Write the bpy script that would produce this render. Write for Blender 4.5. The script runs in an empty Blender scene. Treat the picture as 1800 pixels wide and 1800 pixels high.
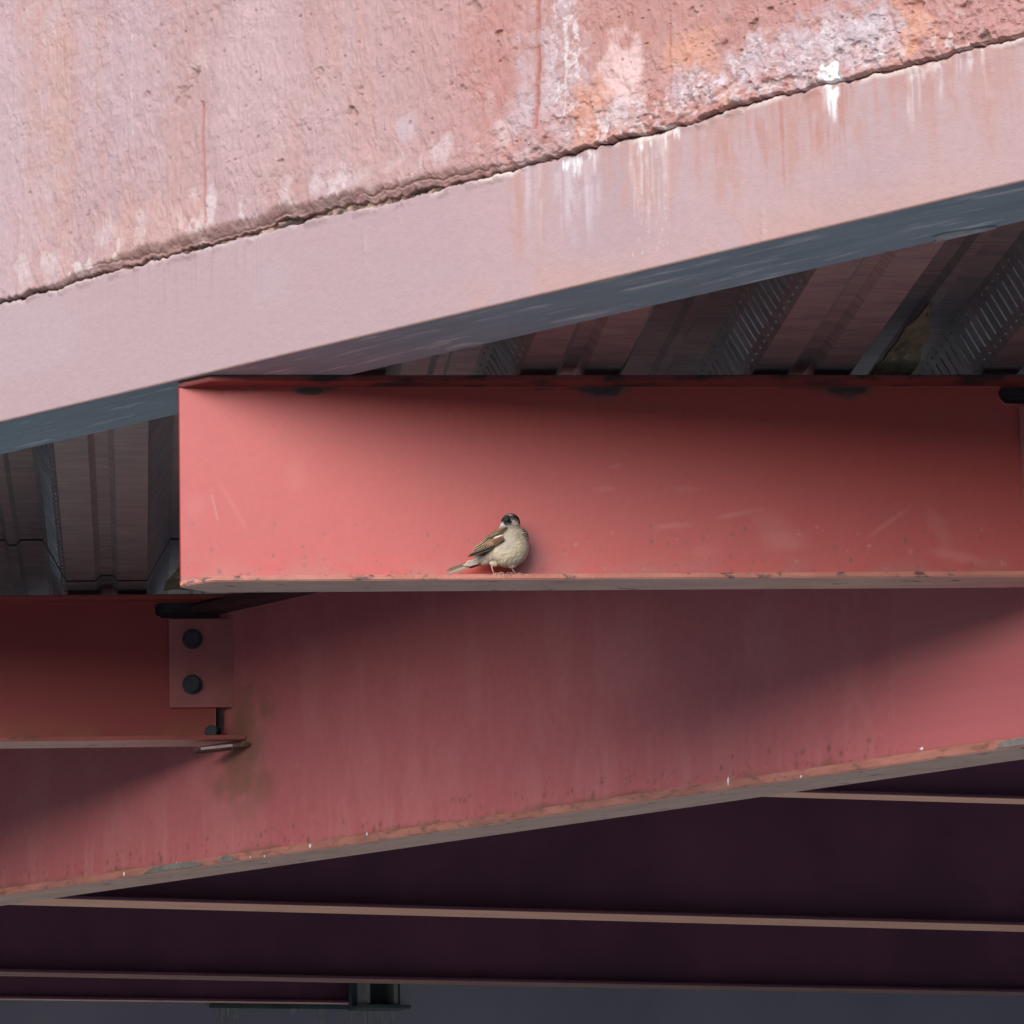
import bpy, bmesh, math, random
import numpy as np
from mathutils import Vector, Matrix
from mathutils.bvhtree import BVHTree

scene = bpy.context.scene
C = scene.collection
random.seed(4)
RNG = np.random.default_rng(11)

# ------------------------------------------------------------------ camera
FPX, PITCH, ROLL, CAMZ = 7500.0, math.atan(1488 / 7500.0), 0.0245, 1.6
_r0 = np.array([1.0, 0, 0]); _f = np.array([0, math.cos(PITCH), math.sin(PITCH)])
_u0 = np.array([0, -math.sin(PITCH), math.cos(PITCH)])
_R = math.cos(ROLL) * _r0 - math.sin(ROLL) * _u0
_U = math.sin(ROLL) * _r0 + math.cos(ROLL) * _u0
cam_d = bpy.data.cameras.new('camera'); cam = bpy.data.objects.new('camera', cam_d); C.objects.link(cam)
cam_d.sensor_width = 36; cam_d.lens = 36 * FPX / 1800; cam_d.clip_start = 0.1; cam_d.clip_end = 2000
cam.matrix_world = Matrix(((_R[0], _U[0], -_f[0], 0), (_R[1], _U[1], -_f[1], 0), (_R[2], _U[2], -_f[2], CAMZ), (0, 0, 0, 1)))
scene.camera = cam

# ------------------------------------------------------------------ light
SUN_EL, SUN_AZ = 25.0, 205.0        # azimuth clockwise from +Y: behind the camera, to its left
w = bpy.data.worlds.new('World'); scene.world = w; w.use_nodes = True
nt = w.node_tree; bg = nt.nodes['Background']
sky = nt.nodes.new('ShaderNodeTexSky'); sky.sky_type = 'NISHITA'; sky.sun_disc = False
sky.sun_elevation = math.radians(SUN_EL); sky.sun_rotation = math.radians(SUN_AZ)
sky.air_density = 1.0; sky.dust_density = 0.4; sky.ozone_density = 1.0
nt.links.new(sky.outputs[0], bg.inputs[0]); bg.inputs[1].default_value = 0.10
sd = bpy.data.lights.new('sun', 'SUN'); so = bpy.data.objects.new('sun', sd); C.objects.link(so)
sd.energy = 1.5; sd.angle = math.radians(46); sd.color = (1.0, 0.935, 0.85)
_e, _a = math.radians(SUN_EL), math.radians(SUN_AZ)
sdir = Vector((math.sin(_a) * math.cos(_e), math.cos(_a) * math.cos(_e), math.sin(_e)))
so.rotation_euler = sdir.to_track_quat('Z', 'Y').to_euler()
vs = scene.view_settings
vs.view_transform = 'Standard'; vs.look = 'None'; vs.gamma = 1.0; vs.use_curve_mapping = False
vs.exposure = 1.27

# ------------------------------------------------------------------ placing helpers
CAMP = np.array([0, 0, CAMZ])
def ray(x, y): return _f + _R * (x - 900) / FPX + _U * (900 - y) / FPX
def on_z(x, y, z):                       # where the sight line through a photo point meets height z (above camera)
    d = ray(x, y); return CAMP + d * (z / d[2])
def on_plane(x, y, P, n):
    d = ray(x, y); return CAMP + d * (((P - CAMP) @ n) / (d @ n))
def proj_x(p):
    v = p - CAMP; return 900 + FPX * (v @ _R) / (v @ _f)
def along_to(P, d, x):                   # slide along d until the photo column x
    lo, hi = -8.0, 8.0
    for _ in range(50):
        m = (lo + hi) / 2
        if proj_x(P + d * m) < x: lo = m
        else: hi = m
    return P + d * lo
def unit(v): return v / np.linalg.norm(v)

# ------------------------------------------------------------------ noise
_lat = RNG.random((256, 256))
def vnoise(x, y):
    xi = np.floor(x).astype(int); yi = np.floor(y).astype(int)
    fx = x - xi; fy = y - yi
    fx = fx * fx * fx * (fx * (6 * fx - 15) + 10); fy = fy * fy * fy * (fy * (6 * fy - 15) + 10)
    a = _lat[xi % 256, yi % 256]; b = _lat[(xi + 1) % 256, yi % 256]
    c = _lat[xi % 256, (yi + 1) % 256]; d = _lat[(xi + 1) % 256, (yi + 1) % 256]
    return (a * (1 - fx) + b * fx) * (1 - fy) + (c * (1 - fx) + d * fx) * fy
def fbm(x, y, oct=4, g=0.5, seed=0):
    s = 0; a = 1; t = 0
    for i in range(oct):
        s = s + a * vnoise(x * 2 ** i + 37.3 * i + seed * 17.7, y * 2 ** i + 91.7 * i + seed * 5.3); t += a; a *= g
    return s / t
def sstep(a, b, x):
    t = np.clip((x - a) / (b - a), 0, 1); return t * t * (3 - 2 * t)

class Paint:
    """colour of a surface, point by point, in the surface's own metres (x along, z up)"""
    def __init__(s, x, z, base):
        s.x, s.z = x, z; s.c = np.tile(np.array(base, float), (x.size, 1)).reshape(x.shape + (3,))
    def mix(s, m, col):
        m = np.clip(m, 0, 1)[..., None]; s.c = s.c * (1 - m) + np.array(col) * m
    def mul(s, k): s.c = s.c * k[..., None]
    def blob(s, x, z, rx, rz, col, a=1.0, rag=0.6, fr=60, seed=0, soft=0.6):
        d = np.sqrt(((s.x - x) / rx) ** 2 + ((s.z - z) / rz) ** 2)
        d = d + rag * (fbm(s.x * fr, s.z * fr, 4, seed=seed) - 0.5) * 2
        s.mix(a * sstep(1.0 + soft / 2, 1.0 - soft / 2, d), col)

# ------------------------------------------------------------------ object helpers
def mesh_np(name, verts, quads, cols=None, smooth=False):
    me = bpy.data.meshes.new(name)
    V = np.asarray(verts, np.float32).reshape(-1, 3); Q = np.asarray(quads, np.int32).reshape(-1, 4)
    me.vertices.add(len(V)); me.vertices.foreach_set('co', V.ravel())
    me.loops.add(Q.size); me.loops.foreach_set('vertex_index', Q.ravel())
    me.polygons.add(len(Q)); me.polygons.foreach_set('loop_start', np.arange(0, Q.size, 4, dtype=np.int32))
    if smooth: me.polygons.foreach_set('use_smooth', np.ones(len(Q), bool))
    me.update(calc_edges=True); me.validate()
    if cols is not None:
        ca = me.color_attributes.new('paint', 'FLOAT_COLOR', 'POINT')
        c4 = np.ones((len(V), 4), np.float32); c4[:, :3] = np.asarray(cols).reshape(-1, 3)
        ca.data.foreach_set('color', c4.ravel())
    return me
def put(name, me, mat, parent=None):
    o = bpy.data.objects.new(name, me); C.objects.link(o)
    if mat and me: me.materials.append(mat)
    if parent: o.parent = parent
    return o
def from_bm(name, bm, mat, parent=None, smooth=False):
    bmesh.ops.recalc_face_normals(bm, faces=bm.faces[:])
    me = bpy.data.meshes.new(name); bm.to_mesh(me); bm.free()
    if smooth:
        for p in me.polygons: p.use_smooth = True
    return put(name, me, mat, parent)
def thing(name, label, cat, M=None, group=None):
    o = bpy.data.objects.new(name, None); C.objects.link(o); o.empty_display_size = 0.1
    if M is not None: o.matrix_world = M
    o['label'] = label; o['category'] = cat; o['kind'] = 'thing'
    if group: o['group'] = group
    return o
def tag(o, label=None, cat=None, group=None, kind=None):
    if cat and not kind: kind = 'thing'
    for k, v in (('label', label), ('category', cat), ('group', group), ('kind', kind)):
        if v: o[k] = v
    return o
def frame(P, d):                          # local x along d, y away from camera (horizontal), z up
    x = unit(d); y = unit(np.cross([0, 0, 1.0], x)); z = np.cross(x, y)
    return Matrix(((x[0], y[0], z[0], P[0]), (x[1], y[1], z[1], P[1]), (x[2], y[2], z[2], P[2]), (0, 0, 0, 1)))
def prism(bm, poly, z0, z1):              # polygon in xy, extruded z0..z1
    a = [bm.verts.new((p[0], p[1], z0)) for p in poly]; b = [bm.verts.new((p[0], p[1], z1)) for p in poly]
    bm.faces.new(a[::-1]); bm.faces.new(b); n = len(poly)
    for i in range(n): bm.faces.new((a[i], a[(i + 1) % n], b[(i + 1) % n], b[i]))
def box(bm, lo, hi):
    prism(bm, [(lo[0], lo[1]), (hi[0], lo[1]), (hi[0], hi[1]), (lo[0], hi[1])], lo[2], hi[2])
def grid_solid(name, xs, zs, y0, y1, keep=None, dy=None):
    """upright sheet of grid cells with thickness y0..y1; keep masks the cells; dy pushes the front face"""
    nx, nz = len(xs), len(zs); X, Z = np.meshgrid(xs, zs, indexing='ij')
    Yf = np.full(X.shape, y0) if dy is None else y0 + dy
    Vf = np.stack([X, Yf, Z], -1).reshape(-1, 3); Vb = np.stack([X, np.full(X.shape, y1), Z], -1).reshape(-1, 3)
    idx = np.arange(nx * nz).reshape(nx, nz)
    if keep is None: keep = np.ones((nx - 1, nz - 1), bool)
    q = np.stack([idx[:-1, :-1], idx[1:, :-1], idx[1:, 1:], idx[:-1, 1:]], -1)
    N = nx * nz; F = [q[keep]]; F.append(q[keep][:, ::-1] + N)
    kp = np.pad(keep, 1)
    def wall(m, a, b): F.append(np.stack([a[m], a[m] + N, b[m] + N, b[m]], -1))
    k = kp[1:-1, 1:-1]
    wall(k & ~kp[:-2, 1:-1], q[..., 0], q[..., 3]); wall(k & ~kp[2:, 1:-1], q[..., 2], q[..., 1])
    wall(k & ~kp[1:-1, :-2], q[..., 1], q[..., 0]); wall(k & ~kp[1:-1, 2:], q[..., 3], q[..., 2])
    return X, Z, np.concatenate([Vf, Vb]), np.concatenate(F)
def used(V, F, cols):
    u = np.unique(F); m = np.full(len(V), -1); m[u] = np.arange(len(u))
    return V[u], m[F], cols[u]

# ------------------------------------------------------------------ materials
def new_mat(name):
    m = bpy.data.materials.new(name); m.use_nodes = True
    return m, m.node_tree, m.node_tree.nodes['Principled BSDF']
def add_bump(nt, b, layers, strength=1.0):
    tc = nt.nodes.new('ShaderNodeTexCoord'); prev = None
    for sc, dist, st in layers:
        mp = nt.nodes.new('ShaderNodeMapping'); mp.inputs['Scale'].default_value = st
        nt.links.new(tc.outputs['Object'], mp.inputs[0])
        n = nt.nodes.new('ShaderNodeTexNoise'); n.inputs['Scale'].default_value = sc; n.inputs['Detail'].default_value = 4
        nt.links.new(mp.outputs[0], n.inputs[0])
        bp = nt.nodes.new('ShaderNodeBump'); bp.inputs['Distance'].default_value = dist; bp.inputs['Strength'].default_value = strength
        nt.links.new(n.outputs[0], bp.inputs['Height'])
        if prev: nt.links.new(prev.outputs[0], bp.inputs['Normal'])
        prev = bp
    nt.links.new(prev.outputs[0], b.inputs['Normal'])
def mat_attr(name, rough=0.6, bump=(), metal=0.0, spec=0.5):
    m, nt, b = new_mat(name)
    a = nt.nodes.new('ShaderNodeAttribute'); a.attribute_name = 'paint'
    nt.links.new(a.outputs['Color'], b.inputs['Base Color'])
    b.inputs['Roughness'].default_value = rough; b.inputs['Metallic'].default_value = metal
    b.inputs['Specular IOR Level'].default_value = spec
    if bump: add_bump(nt, b, bump)
    return m
def mat_noise(name, c1, c2, scale=6, stretch=(1, 1, 1), rough=0.6, metal=0.0, c3=None, t3=(0.62, 0.72), s3=30, st3=(1, 1, 1), bump=(), spec=0.5, detail=6):
    m, nt, b = new_mat(name); L = nt.links
    tc = nt.nodes.new('ShaderNodeTexCoord')
    def noise(sc, st):
        mp = nt.nodes.new('ShaderNodeMapping'); mp.inputs['Scale'].default_value = st; L.new(tc.outputs['Object'], mp.inputs[0])
        n = nt.nodes.new('ShaderNodeTexNoise'); n.inputs['Scale'].default_value = sc; n.inputs['Detail'].default_value = detail
        n.inputs['Roughness'].default_value = 0.6; L.new(mp.outputs[0], n.inputs[0]); return n
    r = nt.nodes.new('ShaderNodeValToRGB'); r.color_ramp.elements[0].position = 0.32; r.color_ramp.elements[1].position = 0.68
    r.color_ramp.elements[0].color = (*c1, 1); r.color_ramp.elements[1].color = (*c2, 1)
    L.new(noise(scale, stretch).outputs[0], r.inputs[0]); out = r.outputs[0]
    if c3:
        rr = nt.nodes.new('ShaderNodeValToRGB'); rr.color_ramp.elements[0].position = t3[0]; rr.color_ramp.elements[1].position = t3[1]
        rr.color_ramp.elements[0].color = (0, 0, 0, 1); rr.color_ramp.elements[1].color = (1, 1, 1, 1)
        L.new(noise(s3, st3).outputs[0], rr.inputs[0])
        mx = nt.nodes.new('ShaderNodeMix'); mx.data_type = 'RGBA'; L.new(rr.outputs[0], mx.inputs[0])
        L.new(out, mx.inputs[6]); mx.inputs[7].default_value = (*c3, 1); out = mx.outputs[2]
    L.new(out, b.inputs['Base Color']); b.inputs['Roughness'].default_value = rough; b.inputs['Metallic'].default_value = metal
    b.inputs['Specular IOR Level'].default_value = spec
    if bump: add_bump(nt, b, bump)
    return m

RED = (0.48, 0.050, 0.038)           # beam paint
RED2 = (0.52, 0.130, 0.138)           # girder paint
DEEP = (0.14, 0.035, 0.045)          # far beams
M_conc = mat_attr('painted_concrete', 0.75, [(170, 0.0022, (1, 1, 0.5)), (520, 0.0010, (1, 1, .8))])
M_fasc = mat_attr('faded_pink_steel', 0.5, [(300, 0.0006, (1, 1, 1.5))])
M_web = mat_attr('red_steel_paint', 0.5, [(90, 0.00012, (1, 1, 1))], spec=1.0)
M_web.node_tree.nodes['Principled BSDF'].inputs['IOR'].default_value = 1.53; M_web.node_tree.nodes['Principled BSDF'].inputs['Roughness'].default_value = .46
M_gird = mat_attr('dusty_girder_paint', 0.6, [(90, 0.00012, (1, 1, 1))], spec=0.5)
M_red = mat_noise('red_flange_paint', (0.33, 0.06, 0.05), (0.42, 0.09, 0.075), 9, rough=0.5, c3=(0.12, 0.055, 0.035), t3=(0.60, 0.68), s3=26, st3=(1, 1, 2))
M_red_edge = mat_noise('weathered_flange_paint', (0.42, 0.14, 0.10), (0.55, 0.21, 0.16), 14, rough=0.6, c3=(0.10, 0.06, 0.045), t3=(0.56, 0.64), s3=32, st3=(1, 1, 2), bump=[(120, 0.001, (1, 1, 1))])
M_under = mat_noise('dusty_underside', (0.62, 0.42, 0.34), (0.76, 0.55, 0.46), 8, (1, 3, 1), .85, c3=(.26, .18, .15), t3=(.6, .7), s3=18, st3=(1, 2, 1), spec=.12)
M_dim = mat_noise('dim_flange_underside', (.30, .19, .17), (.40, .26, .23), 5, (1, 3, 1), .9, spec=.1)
M_under_far_lit = mat_noise('far_lit_dusty_underside', (0.80, 0.46, 0.34), (0.90, 0.56, 0.42), 5, (1, 3, 1), .9, spec=.1)  # dust tone made paler in place of light coming up from below
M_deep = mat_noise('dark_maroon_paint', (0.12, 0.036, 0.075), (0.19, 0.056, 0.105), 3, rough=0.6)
M_rusty_shaded_top = mat_noise('rusty_shaded_top_flange', (.20, .045, .038), (.30, .06, .05), 9, (1, 1, 2), .7, c3=(.05, .028, .022), t3=(.52, .64), s3=14, st3=(1, 1, 3))  # rust marks over a base darkened for the soffit's shade
M_worn_edge = mat_noise('rusty_girder_edge', (0.36, 0.13, 0.095), (0.52, 0.20, 0.15), 12, (1, 1, 2), .65, c3=(.17, .08, .055), t3=(.52, .72), s3=30, st3=(1, 2, 3), bump=[(140, .0012, (1, 1, 1))])
M_dark_top = mat_noise('dark_streaked_flange', (.05, .022, .022), (.11, .035, .032), 20, (1, 1, 6), .8)  # very dark red with fine streaks
M_deep_fl = mat_noise('far_flange_paint', (0.45, 0.24, 0.19), (0.60, 0.33, 0.26), 5, rough=0.6, c3=(0.16, 0.07, 0.05), t3=(0.6, 0.7), s3=9)
M_soffit = mat_noise('grey_soffit_paint', (0.25, 0.38, 0.44), (0.35, 0.48, 0.54), 5, (1, 6, 1), 0.6, c3=(0.80, 0.84, 0.86), t3=(0.55, 0.72), s3=5, st3=(1.3, 9, 1), bump=[(60, 0.001, (1, 4, 1))])
M_galv = mat_noise('galvanised_deck', (0.18, 0.205, 0.24), (0.37, 0.375, 0.36), 14, (.6, 2.0, 1), 0.34, 0.6, c3=(0.58, 0.54, 0.44), t3=(0.48, 0.75), s3=40, st3=(0.25, 6, 1), bump=[(30, 0.0006, (1, 3, 1))])
M_galv_lit = mat_noise('galvanised_embossing', (0.26, 0.28, 0.30), (0.50, 0.52, 0.53), 30, rough=0.35, metal=0.6)
M_slab = mat_noise('slab_concrete', (0.2, 0.19, 0.18), (0.28, 0.27, 0.26), 3, rough=0.9)
M_ground = mat_noise('asphalt_ground', (0.07, 0.075, 0.08), (0.11, 0.115, 0.12), 0.6, rough=0.9)
M_wall = mat_noise('grey_wall_panel', (0.29, 0.27, 0.34), (0.37, 0.35, 0.42), 1.2, (1, 1, 0.4), 0.7, c3=(0.30, 0.30, 0.31), t3=(0.62, 0.75), s3=2.2, st3=(1.5, 1, 0.4))
M_bolt = mat_noise('dark_bolt_steel', (0.045, 0.05, 0.065), (0.08, 0.08, 0.095), 60, rough=0.55, metal=0.4)
M_rust = mat_noise('crumbling_rust', (0.055, 0.035, 0.025), (0.20, 0.12, 0.085), 70, rough=0.95, c3=(0.34, 0.24, 0.18), t3=(0.58, 0.64), s3=110, bump=[(150, 0.003, (1, 1, 1))])
M_yellowish = mat_noise('yellowish_coat', (0.15, 0.13, 0.08), (0.27, 0.24, 0.14), 40, (1, 1, 1), 0.9, c3=(0.42, 0.38, 0.25), t3=(0.6, 0.7), s3=60, bump=[(120, 0.004, (1, 1, 1))])
M_box = mat_noise('teal_dark_steel', (0.03, 0.05, 0.055), (0.07, 0.10, 0.105), 8, rough=0.6)

# ------------------------------------------------------------------ levels and lines (heights above camera)
ZD, ZB = 1.504, 1.180
FA = on_z(0, 742, ZD); FB = on_z(1800, 318, ZD); FD = unit(FB - FA)          # fascia bottom edge
FN = np.array([FD[1], -FD[0], 0])                                            # outward normal
def fl(x, y):                                                                # photo point -> fascia metres (along, up)
    q = on_plane(x, y, FA, FN); return (q - FA) @ FD, q[2] - FA[2]
def fw(s, inn, h): return FA + FD * s - FN * inn + np.array([0, 0, h])

# ------------------------------------------------------------------ ground
bm = bmesh.new(); bmesh.ops.create_grid(bm, x_segments=120, y_segments=120, size=600)
for v in bm.verts:                                                          # level yard; unseen low hills added all round to cut low sky light
    r_ = math.hypot(v.co.x, v.co.y - 8); k_ = min(1, max(0, (r_ - 35) / 90)); k_ = k_ * k_ * (3 - 2 * k_)
    v.co.z = k_ * (13 + 4 * math.sin(v.co.x * .021 + 1) * math.cos(v.co.y * .017))
g = from_bm('ground', bm, M_ground); g['kind'] = 'structure'
M_bounce_slab = mat_noise('pale_bounce_slab', (0.19, 0.19, 0.20), (0.26, 0.26, 0.27), 1.5, rough=0.9)  # unseen pale slab added to bounce light up under the roof
bm = bmesh.new(); prism(bm, [tuple(fw(-6.5, -.35, 0)[:2]), tuple(fw(7.5, -.35, 0)[:2]), (9.5, 7.0), (9.5, 22), (-10, 22), (-10, 12)], 0.004, 0.12)
pv = from_bm('bounce_slab', bm, M_bounce_slab); pv['kind'] = 'structure'
bm = bmesh.new(); prism(bm, [tuple(fw(-6, 1.6, 0)[:2]), tuple(fw(5.5, 1.6, 0)[:2]), (9.4, 8.0), (9.4, 21.9), (-9.9, 21.9), (-9.9, 12.2)], 0.1, 0.126)
fl_ = from_bm('floor', bm, mat_noise('pale_bounce_floor', (0.44, 0.42, 0.40), (0.54, 0.52, 0.50), 1.5, rough=0.9)); fl_['kind'] = 'structure'  # unseen paler floor added to throw light onto the far flanges

# ------------------------------------------------------------------ fascia: concrete parapet over steel channel
MF = frame(FA, FD)                      # local: x along, y inward, z up
S0, S1, HT = -4.0, 5.0, 1.15
sx = np.concatenate([[S0, -2.0, -0.8, -0.3], np.linspace(-0.12, 2.16, 1240), [2.4, 3.0, S1]])
tz = np.concatenate([np.linspace(0, 1, 330), [1.02, 1.3, 1.0]])
def crack_h(s): return 0.199 + 0.010 * (fbm(s * 3.1, s * 0 + 4.2, 3) - 0.5) + 0.008 * (fbm(s * 22, s * 0 + 1.7, 4) - 0.5) + 0.006 * (fbm(s * 95, s * 0 + 5.1, 3) - 0.5)
def chamfer_w(s):                                                           # how far the concrete rolls under, strong on the left half
    return sstep(0.05, 0.35, s) * sstep(1.22, 0.95, s)
hc = crack_h(sx)
jag = fbm(sx * 75, sx * 0 + 6.1, 3) - .5
gap = 0.0008 + 0.0060 * sstep(0.42, 0.62, fbm(sx * 14, sx * 0 + 8.8, 4)) * (0.25 + 0.75 * sstep(0.1, 0.4, sx) * sstep(1.25, 1.0, sx)) \
    + 0.003 * sstep(0.5, 0.7, fbm(sx * 30, sx * 0 + 3.1, 3)) * sstep(1.5, 1.1, sx) + np.clip(0.014 * jag, 0, 1) * sstep(1.6, 1.2, sx)
top = np.maximum(0.76 - 0.235 * np.clip(sx, -0.3, 2.4), 0.27)
Sg = np.repeat(sx[:, None], len(tz), 1)
Hg = hc[:, None] + gap[:, None] + (top - hc)[:, None] * tz[None, :]
Hg[:, -2] = (top + HT) / 2; Hg[:, -1] = HT
dz = Hg - (hc + gap)[:, None]                                               # height above the concrete's lower edge
inside = sstep(-0.3, -0.1, Sg) * sstep(2.4, 2.17, Sg) * sstep(1.3, 1.05, tz)[None, :]
fine = fbm(Sg * 95, Hg * 52, 3, 0.55, seed=1) - 0.5                         # brushed stucco ripples
warp = fbm(Sg * 14, Hg * 14, 2, seed=9)
ridg = np.abs(fbm(Sg * 120 + warp * 7, Hg * 40 + warp * 7, 2, seed=2) - 0.5)
med = fbm(Sg * 24, Hg * 24, 4, seed=3) - 0.5
big = fbm(Sg * 5, Hg * 5, 3, seed=4) - 0.5
rough_zone = sstep(0.16, 0.0, dz) * sstep(0.95, 1.15, Sg)
warp2 = (fbm(Sg * 34, Hg * 34, 2, seed=19) - 0.5) * 3.4
ripple = np.sin((Sg * 620 + warp2 * 3 + Hg * 110 + 9 * (fbm(Sg * 60, Hg * 18, 3, seed=20) - .5) * 2)) * sstep(.30, .62, fbm(Sg * 40, Hg * 26, 3, seed=22))
lump = sstep(.50, .72, fbm(Sg * 62, Hg * 44, 3, .5, seed=24))
smooth_ = sstep(.35, .6, fbm(Sg * 7, Hg * 7, 3, seed=25))
out = 0.0055 + 0.0036 * fine + (0.0006 * np.tanh(1.6 * ripple) * sstep(.45, .65, fbm(Sg * 16, Hg * 16, 3, seed=44)) + 0.0014 * lump) * (0.35 + 0.65 * smooth_) - 0.0034 * ridg * (1 - 0.5 * rough_zone) + 0.0032 * med + 0.006 * big
out += rough_zone * 0.014 * (fbm(Sg * 55, Hg * 55, 4, 0.6, seed=7) - 0.5) + rough_zone * 0.004 * sstep(.5, .6, fbm(Sg * 35, Hg * 35, 4, seed=26))
cell_r = RNG.random(560); pits = np.zeros_like(out); pitm = np.zeros_like(out)
def pit(s, h, r, dep, seed, rag=0.5):
    i0, i1 = np.searchsorted(sx, [s - 2.2 * r, s + 2.2 * r])
    if i1 <= i0: return
    sub = (slice(i0, i1), slice(None))
    d = np.sqrt((Sg[sub] - s) ** 2 + (Hg[sub] - h) ** 2) / r + rag * (fbm(Sg[sub] * 0.9 / r, Hg[sub] * 0.9 / r, 3, seed=seed) - 0.5) * 2
    m = sstep(1.1, 0.45, d); pits[sub] = np.maximum(pits[sub], m * dep); pitm[sub] = np.maximum(pitm[sub], m)
for i in range(520):
    s = RNG.uniform(-0.1, 2.15); t = RNG.uniform(0.03, 1.0); h = 0.2 + t * (0.76 - 0.235 * s - 0.2)
    r = 0.0011 + 0.0030 * cell_r[i] ** 4; pit(s, h, r, 0.0030, i % 9, .8)
for (x, y, r, d) in ((350, 132, .016, .006), (322, 182, .024, .004), (268, 168, .010, .004), (625, 200, .014, .006), (500, 287, .009, .006),
                     (885, 60, .010, .006), (1738, 70, .010, .010), (1612, 5, .016, .009), (1330, 45, .010, .006), (1225, 22, .011, .004),
                     (840, 8, .022, .005), (1700, 14, .008, .005), (570, 130, .012, .003), (820, 160, .010, .003), (160, 380, .006, .004),
                     (1356, 20, .008, .005), (232, 268, .005, .005), (1490, 150, .012, .004), (1278, 78, .008, .004)):
    s, h = fl(x, y); pit(s, h, r * .8, d, int(x) % 11, 1.1)
out -= pits
for (x0, y0, x1, y1, wd, dp) in ((363, 180, 368, 395, .0022, .003), (953, 0, 950, 230, .003, .003), (1183, 20, 1182, 175, .0016, .002), (130, 60, 128, 300, .0014, .0015)):
    sa, ha = fl(x0, y0); sb, hb = fl(x1, y1); t = np.clip((Hg - hb) / (ha - hb), 0, 1)
    cx = sb + (sa - sb) * t + 0.0016 * (fbm(Hg * 60, Hg * 0 + x0, 3) - 0.5)
    inz = (Hg > hb) & (Hg < ha); out -= inz * dp * np.exp(-((Sg - cx) / wd) ** 2)
cw = chamfer_w(sx)[:, None]
roll_h = (0.0030 + 0.023 * cw) * (.75 + .5 * fbm(Sg * 18, Hg * 0 + 3.3, 3, seed=29))
under = sstep(1, 0, dz / roll_h)
out = out * (inside * 0.9 + 0.1) + 0.006 * inside * (0.05 + 0.75 * cw)
out = out - under ** 1.3 * (0.0030 + 0.009 * cw + .005 * cw * (fbm(Sg * 50, Hg * 90, 4, seed=30) - .5)) - sstep(0.002, 0.0, dz) * (0.001 + .004 * cw)
# ledge line inside the chamfer
out -= 0.003 * cw * np.exp(-((dz - 0.008 - 0.004 * np.sin(Sg * 9) - .004 * (fbm(Sg * 40, Sg * 0, 3, seed=35) - .5)) / 0.0012) ** 2) * sstep(.4, .6, fbm(Sg * 11, Sg * 0 + 2, 3, seed=36))
Vc = np.stack([Sg, -out, Hg], -1)
# colours of the concrete
P = Paint(Sg, Hg, (0.41, 0.262, 0.262))
P.mix(0.85 * sstep(0.62, 1.25, Sg) , (0.45, 0.225, 0.20))
P.mix(0.7 * sstep(0.40, 0.62, fbm(Sg * 4.2, Hg * 2.2, 4, seed=5)) * sstep(1.2, 0.4, Sg), (0.49, 0.33, 0.325))
P.mix(0.6 * sstep(0.45, 0.7, fbm(Sg * 9, Hg * 1.6, 4, seed=6)), (0.42, 0.225, 0.195))
P.mix(0.5 * sstep(0.5, 0.7, fbm(Sg * 30, Hg * 3.0, 3, seed=8)), (0.43, 0.24, 0.215))
P.mul(0.94 + 0.16 * (fbm(Sg * 160, Hg * 90, 3, seed=10)))
def pb(x, y, rx, ry, col, a=0.8, rag=0.9, fr=55, seed=0, soft=0.9):
    s, h = fl(x, y); P.blob(s, h, rx * 0.00112, ry * 0.00088, col, a, rag, fr, seed, soft)
WH, LIL, OR, RDD, BRN = (0.68, 0.58, 0.58), (0.50, 0.41, 0.44), (0.62, 0.30, 0.20), (0.40, 0.15, 0.115), (0.27, 0.15, 0.12)
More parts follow.
